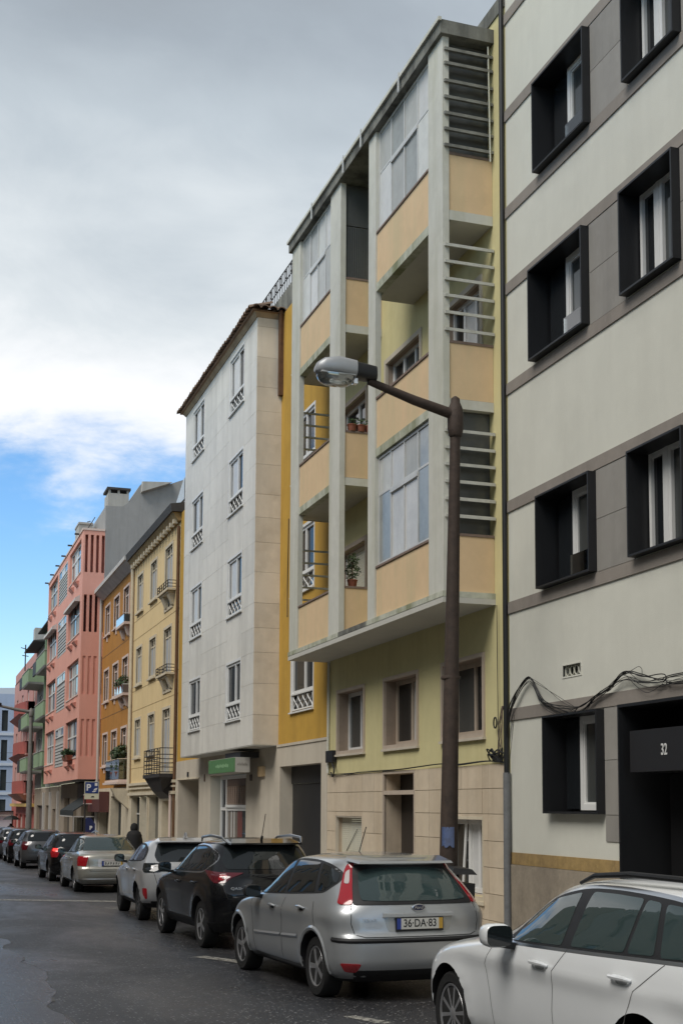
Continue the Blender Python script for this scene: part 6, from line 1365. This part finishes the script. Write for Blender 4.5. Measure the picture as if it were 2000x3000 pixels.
# ------------------------------------------------------------------ people
def person(name, label, loc, rot, joints, edges, m, hgt=1.0):
    root = empty(name, loc, label, 'person'); ORG[root.name] = Vector((0, 0, 0)); root.rotation_euler = (0, 0, rot)
    me = bpy.data.meshes.new('body'); names = list(joints); idx = {n: i for i, n in enumerate(names)}
    me.from_pydata([joints[n][0] for n in names], [(idx[a], idx[b]) for a, b in edges], [])
    o = bpy.data.objects.new('tmp_person', me); COL.objects.link(o)
    o.modifiers.new('skin', 'SKIN'); s = o.modifiers.new('sub', 'SUBSURF'); s.levels = 2; s.render_levels = 2
    if not me.skin_vertices: me.attributes  # created with the modifier
    lay = me.skin_vertices[0].data if me.skin_vertices else None
    if lay is None:
        bpy.context.view_layer.objects.active = o; bpy.ops.mesh.customdata_skin_add(); lay = me.skin_vertices[0].data
    for n in names: lay[idx[n]].radius = joints[n][1]; lay[idx[n]].use_root = (n == 'pelvis')
    dg = bpy.context.evaluated_depsgraph_get(); dg.update(); fin = bpy.data.meshes.new_from_object(o.evaluated_get(dg)); bpy.data.objects.remove(o)
    fin.name = 'body'; fin.materials.clear(); fin.materials.append(m); fin.polygons.foreach_set('use_smooth', [True]*len(fin.polygons))
    b = bpy.data.objects.new('body', fin); COL.objects.link(b); b.parent = root; ORG[b.name] = Vector((0, 0, 0)); return root
def stand(h, arm='down'):
    J = {'pelvis': ((0, 0, .52*h), (.17, .13)), 'waist': ((0, 0, .62*h), (.155, .12)), 'chest': ((0, 0, .74*h), (.18, .13)), 'neck': ((0, .01, .835*h), (.065, .07)), 'head': ((0, .03, .90*h), (.085, .10)), 'crown': ((0, .02, .955*h), (.07, .085))}
    E = [('pelvis', 'waist'), ('waist', 'chest'), ('chest', 'neck'), ('neck', 'head'), ('head', 'crown')]
    for s, n in ((-1, 'l'), (1, 'r')):
        J.update({'sh'+n: ((s*.19, 0, .80*h), (.065, .07)), 'hip'+n: ((s*.09, 0, .48*h), (.10, .10)), 'kn'+n: ((s*.10, .03, .27*h), (.07, .07)), 'an'+n: ((s*.10, -.02, .05*h), (.05, .05)), 'to'+n: ((s*.11, .14, .025*h), (.045, .03))})
        up_ = arm == 'umbrella' and n == 'r'
        J.update({'el'+n: ((s*.25, .06 if up_ else -.02, (.66 if up_ else .62)*h), (.05, .05)), 'wr'+n: ((s*.18, .24, .74*h) if up_ else (s*.25, .06, .47*h), (.038, .038)), 'ha'+n: ((s*.16, .27, .77*h) if up_ else (s*.25, .08, .42*h), (.03, .04))})
        E += [('chest', 'sh'+n), ('sh'+n, 'el'+n), ('el'+n, 'wr'+n), ('wr'+n, 'ha'+n), ('pelvis', 'hip'+n), ('hip'+n, 'kn'+n), ('kn'+n, 'an'+n), ('an'+n, 'to'+n)]
    return J, E
M_coat = mat('coat_black', (.010, .010, .011), .85, .2, 6)
J, E2 = stand(1.58); pr = person('person', 'person in black hooded coat standing by the cream house doorway', (6.85, 41.6, gz(41.6)+.12), .1, J, E2, M_coat)
hd = MB().lathe([(.30, .62), (.27, .8), (.24, 1.05), (.25, 1.25), (.20, 1.36), (.10, 1.42)], (0, 0, 0), 18).build('coat', M_coat, pr, smooth=True, at=(0, 0, 0))
MB().lathe([(.09, 1.36), (.125, 1.44), (.13, 1.52), (.10, 1.61), (.03, 1.655)], (0, .01, 0), 16).build('hood', M_coat, pr, smooth=True, at=(0, 0, 0))
J, E2 = stand(1.60, 'umbrella'); p2_ = person('person', 'person in dark clothes under a black umbrella at the far end', (6.6, 92.5, gz(92.5)+.12), .2, J, E2, M_coat)
MB().lathe([(.27, .75), (.22, 1.0), (.25, 1.25), (.16, 1.36)], (0, 0, 0), 14).build('coat', M_coat, p2_, smooth=True, at=(0, 0, 0))
um = empty('umbrella', (6.62, 92.6, 0.6), 'open black umbrella held at the far end of the street', 'umbrella')
zu = gz(92.5)+.12
MB().tube([(6.72, 92.75, zu+1.2), (6.66, 92.7, zu+2.12)], .018, 5).build('shaft', M_iron, um)
cn = MB(); n_, m2 = 16, 6
for i in range(m2+1):
    t = i/m2
    for j in range(n_):
        th = 2*math.pi*j/n_; rr_ = .60*t*(1-.06*(j % 2)*t); cn.v.append((6.66+rr_*math.cos(th), 92.7+rr_*math.sin(th), zu+2.08-.30*t*t))
for i in range(m2):
    for j in range(n_): a, b = i*n_+j, i*n_+(j+1) % n_; cn.f.append((a, b, b+n_, a+n_))
cn.build('canopy', mat('umbrella_black', (.012, .012, .013), .5), um, fix=True)
rb = MB().tube([(0, 0, 0), (.3, 0, -.08), (.58, 0, -.285)], .008, 4).mesh('rib', M_iron)
for j in range(8):
    o = put(rb, 'rib', um, (6.66, 92.7, zu+2.06)); o.rotation_euler = (0, 0, j*math.pi/4)
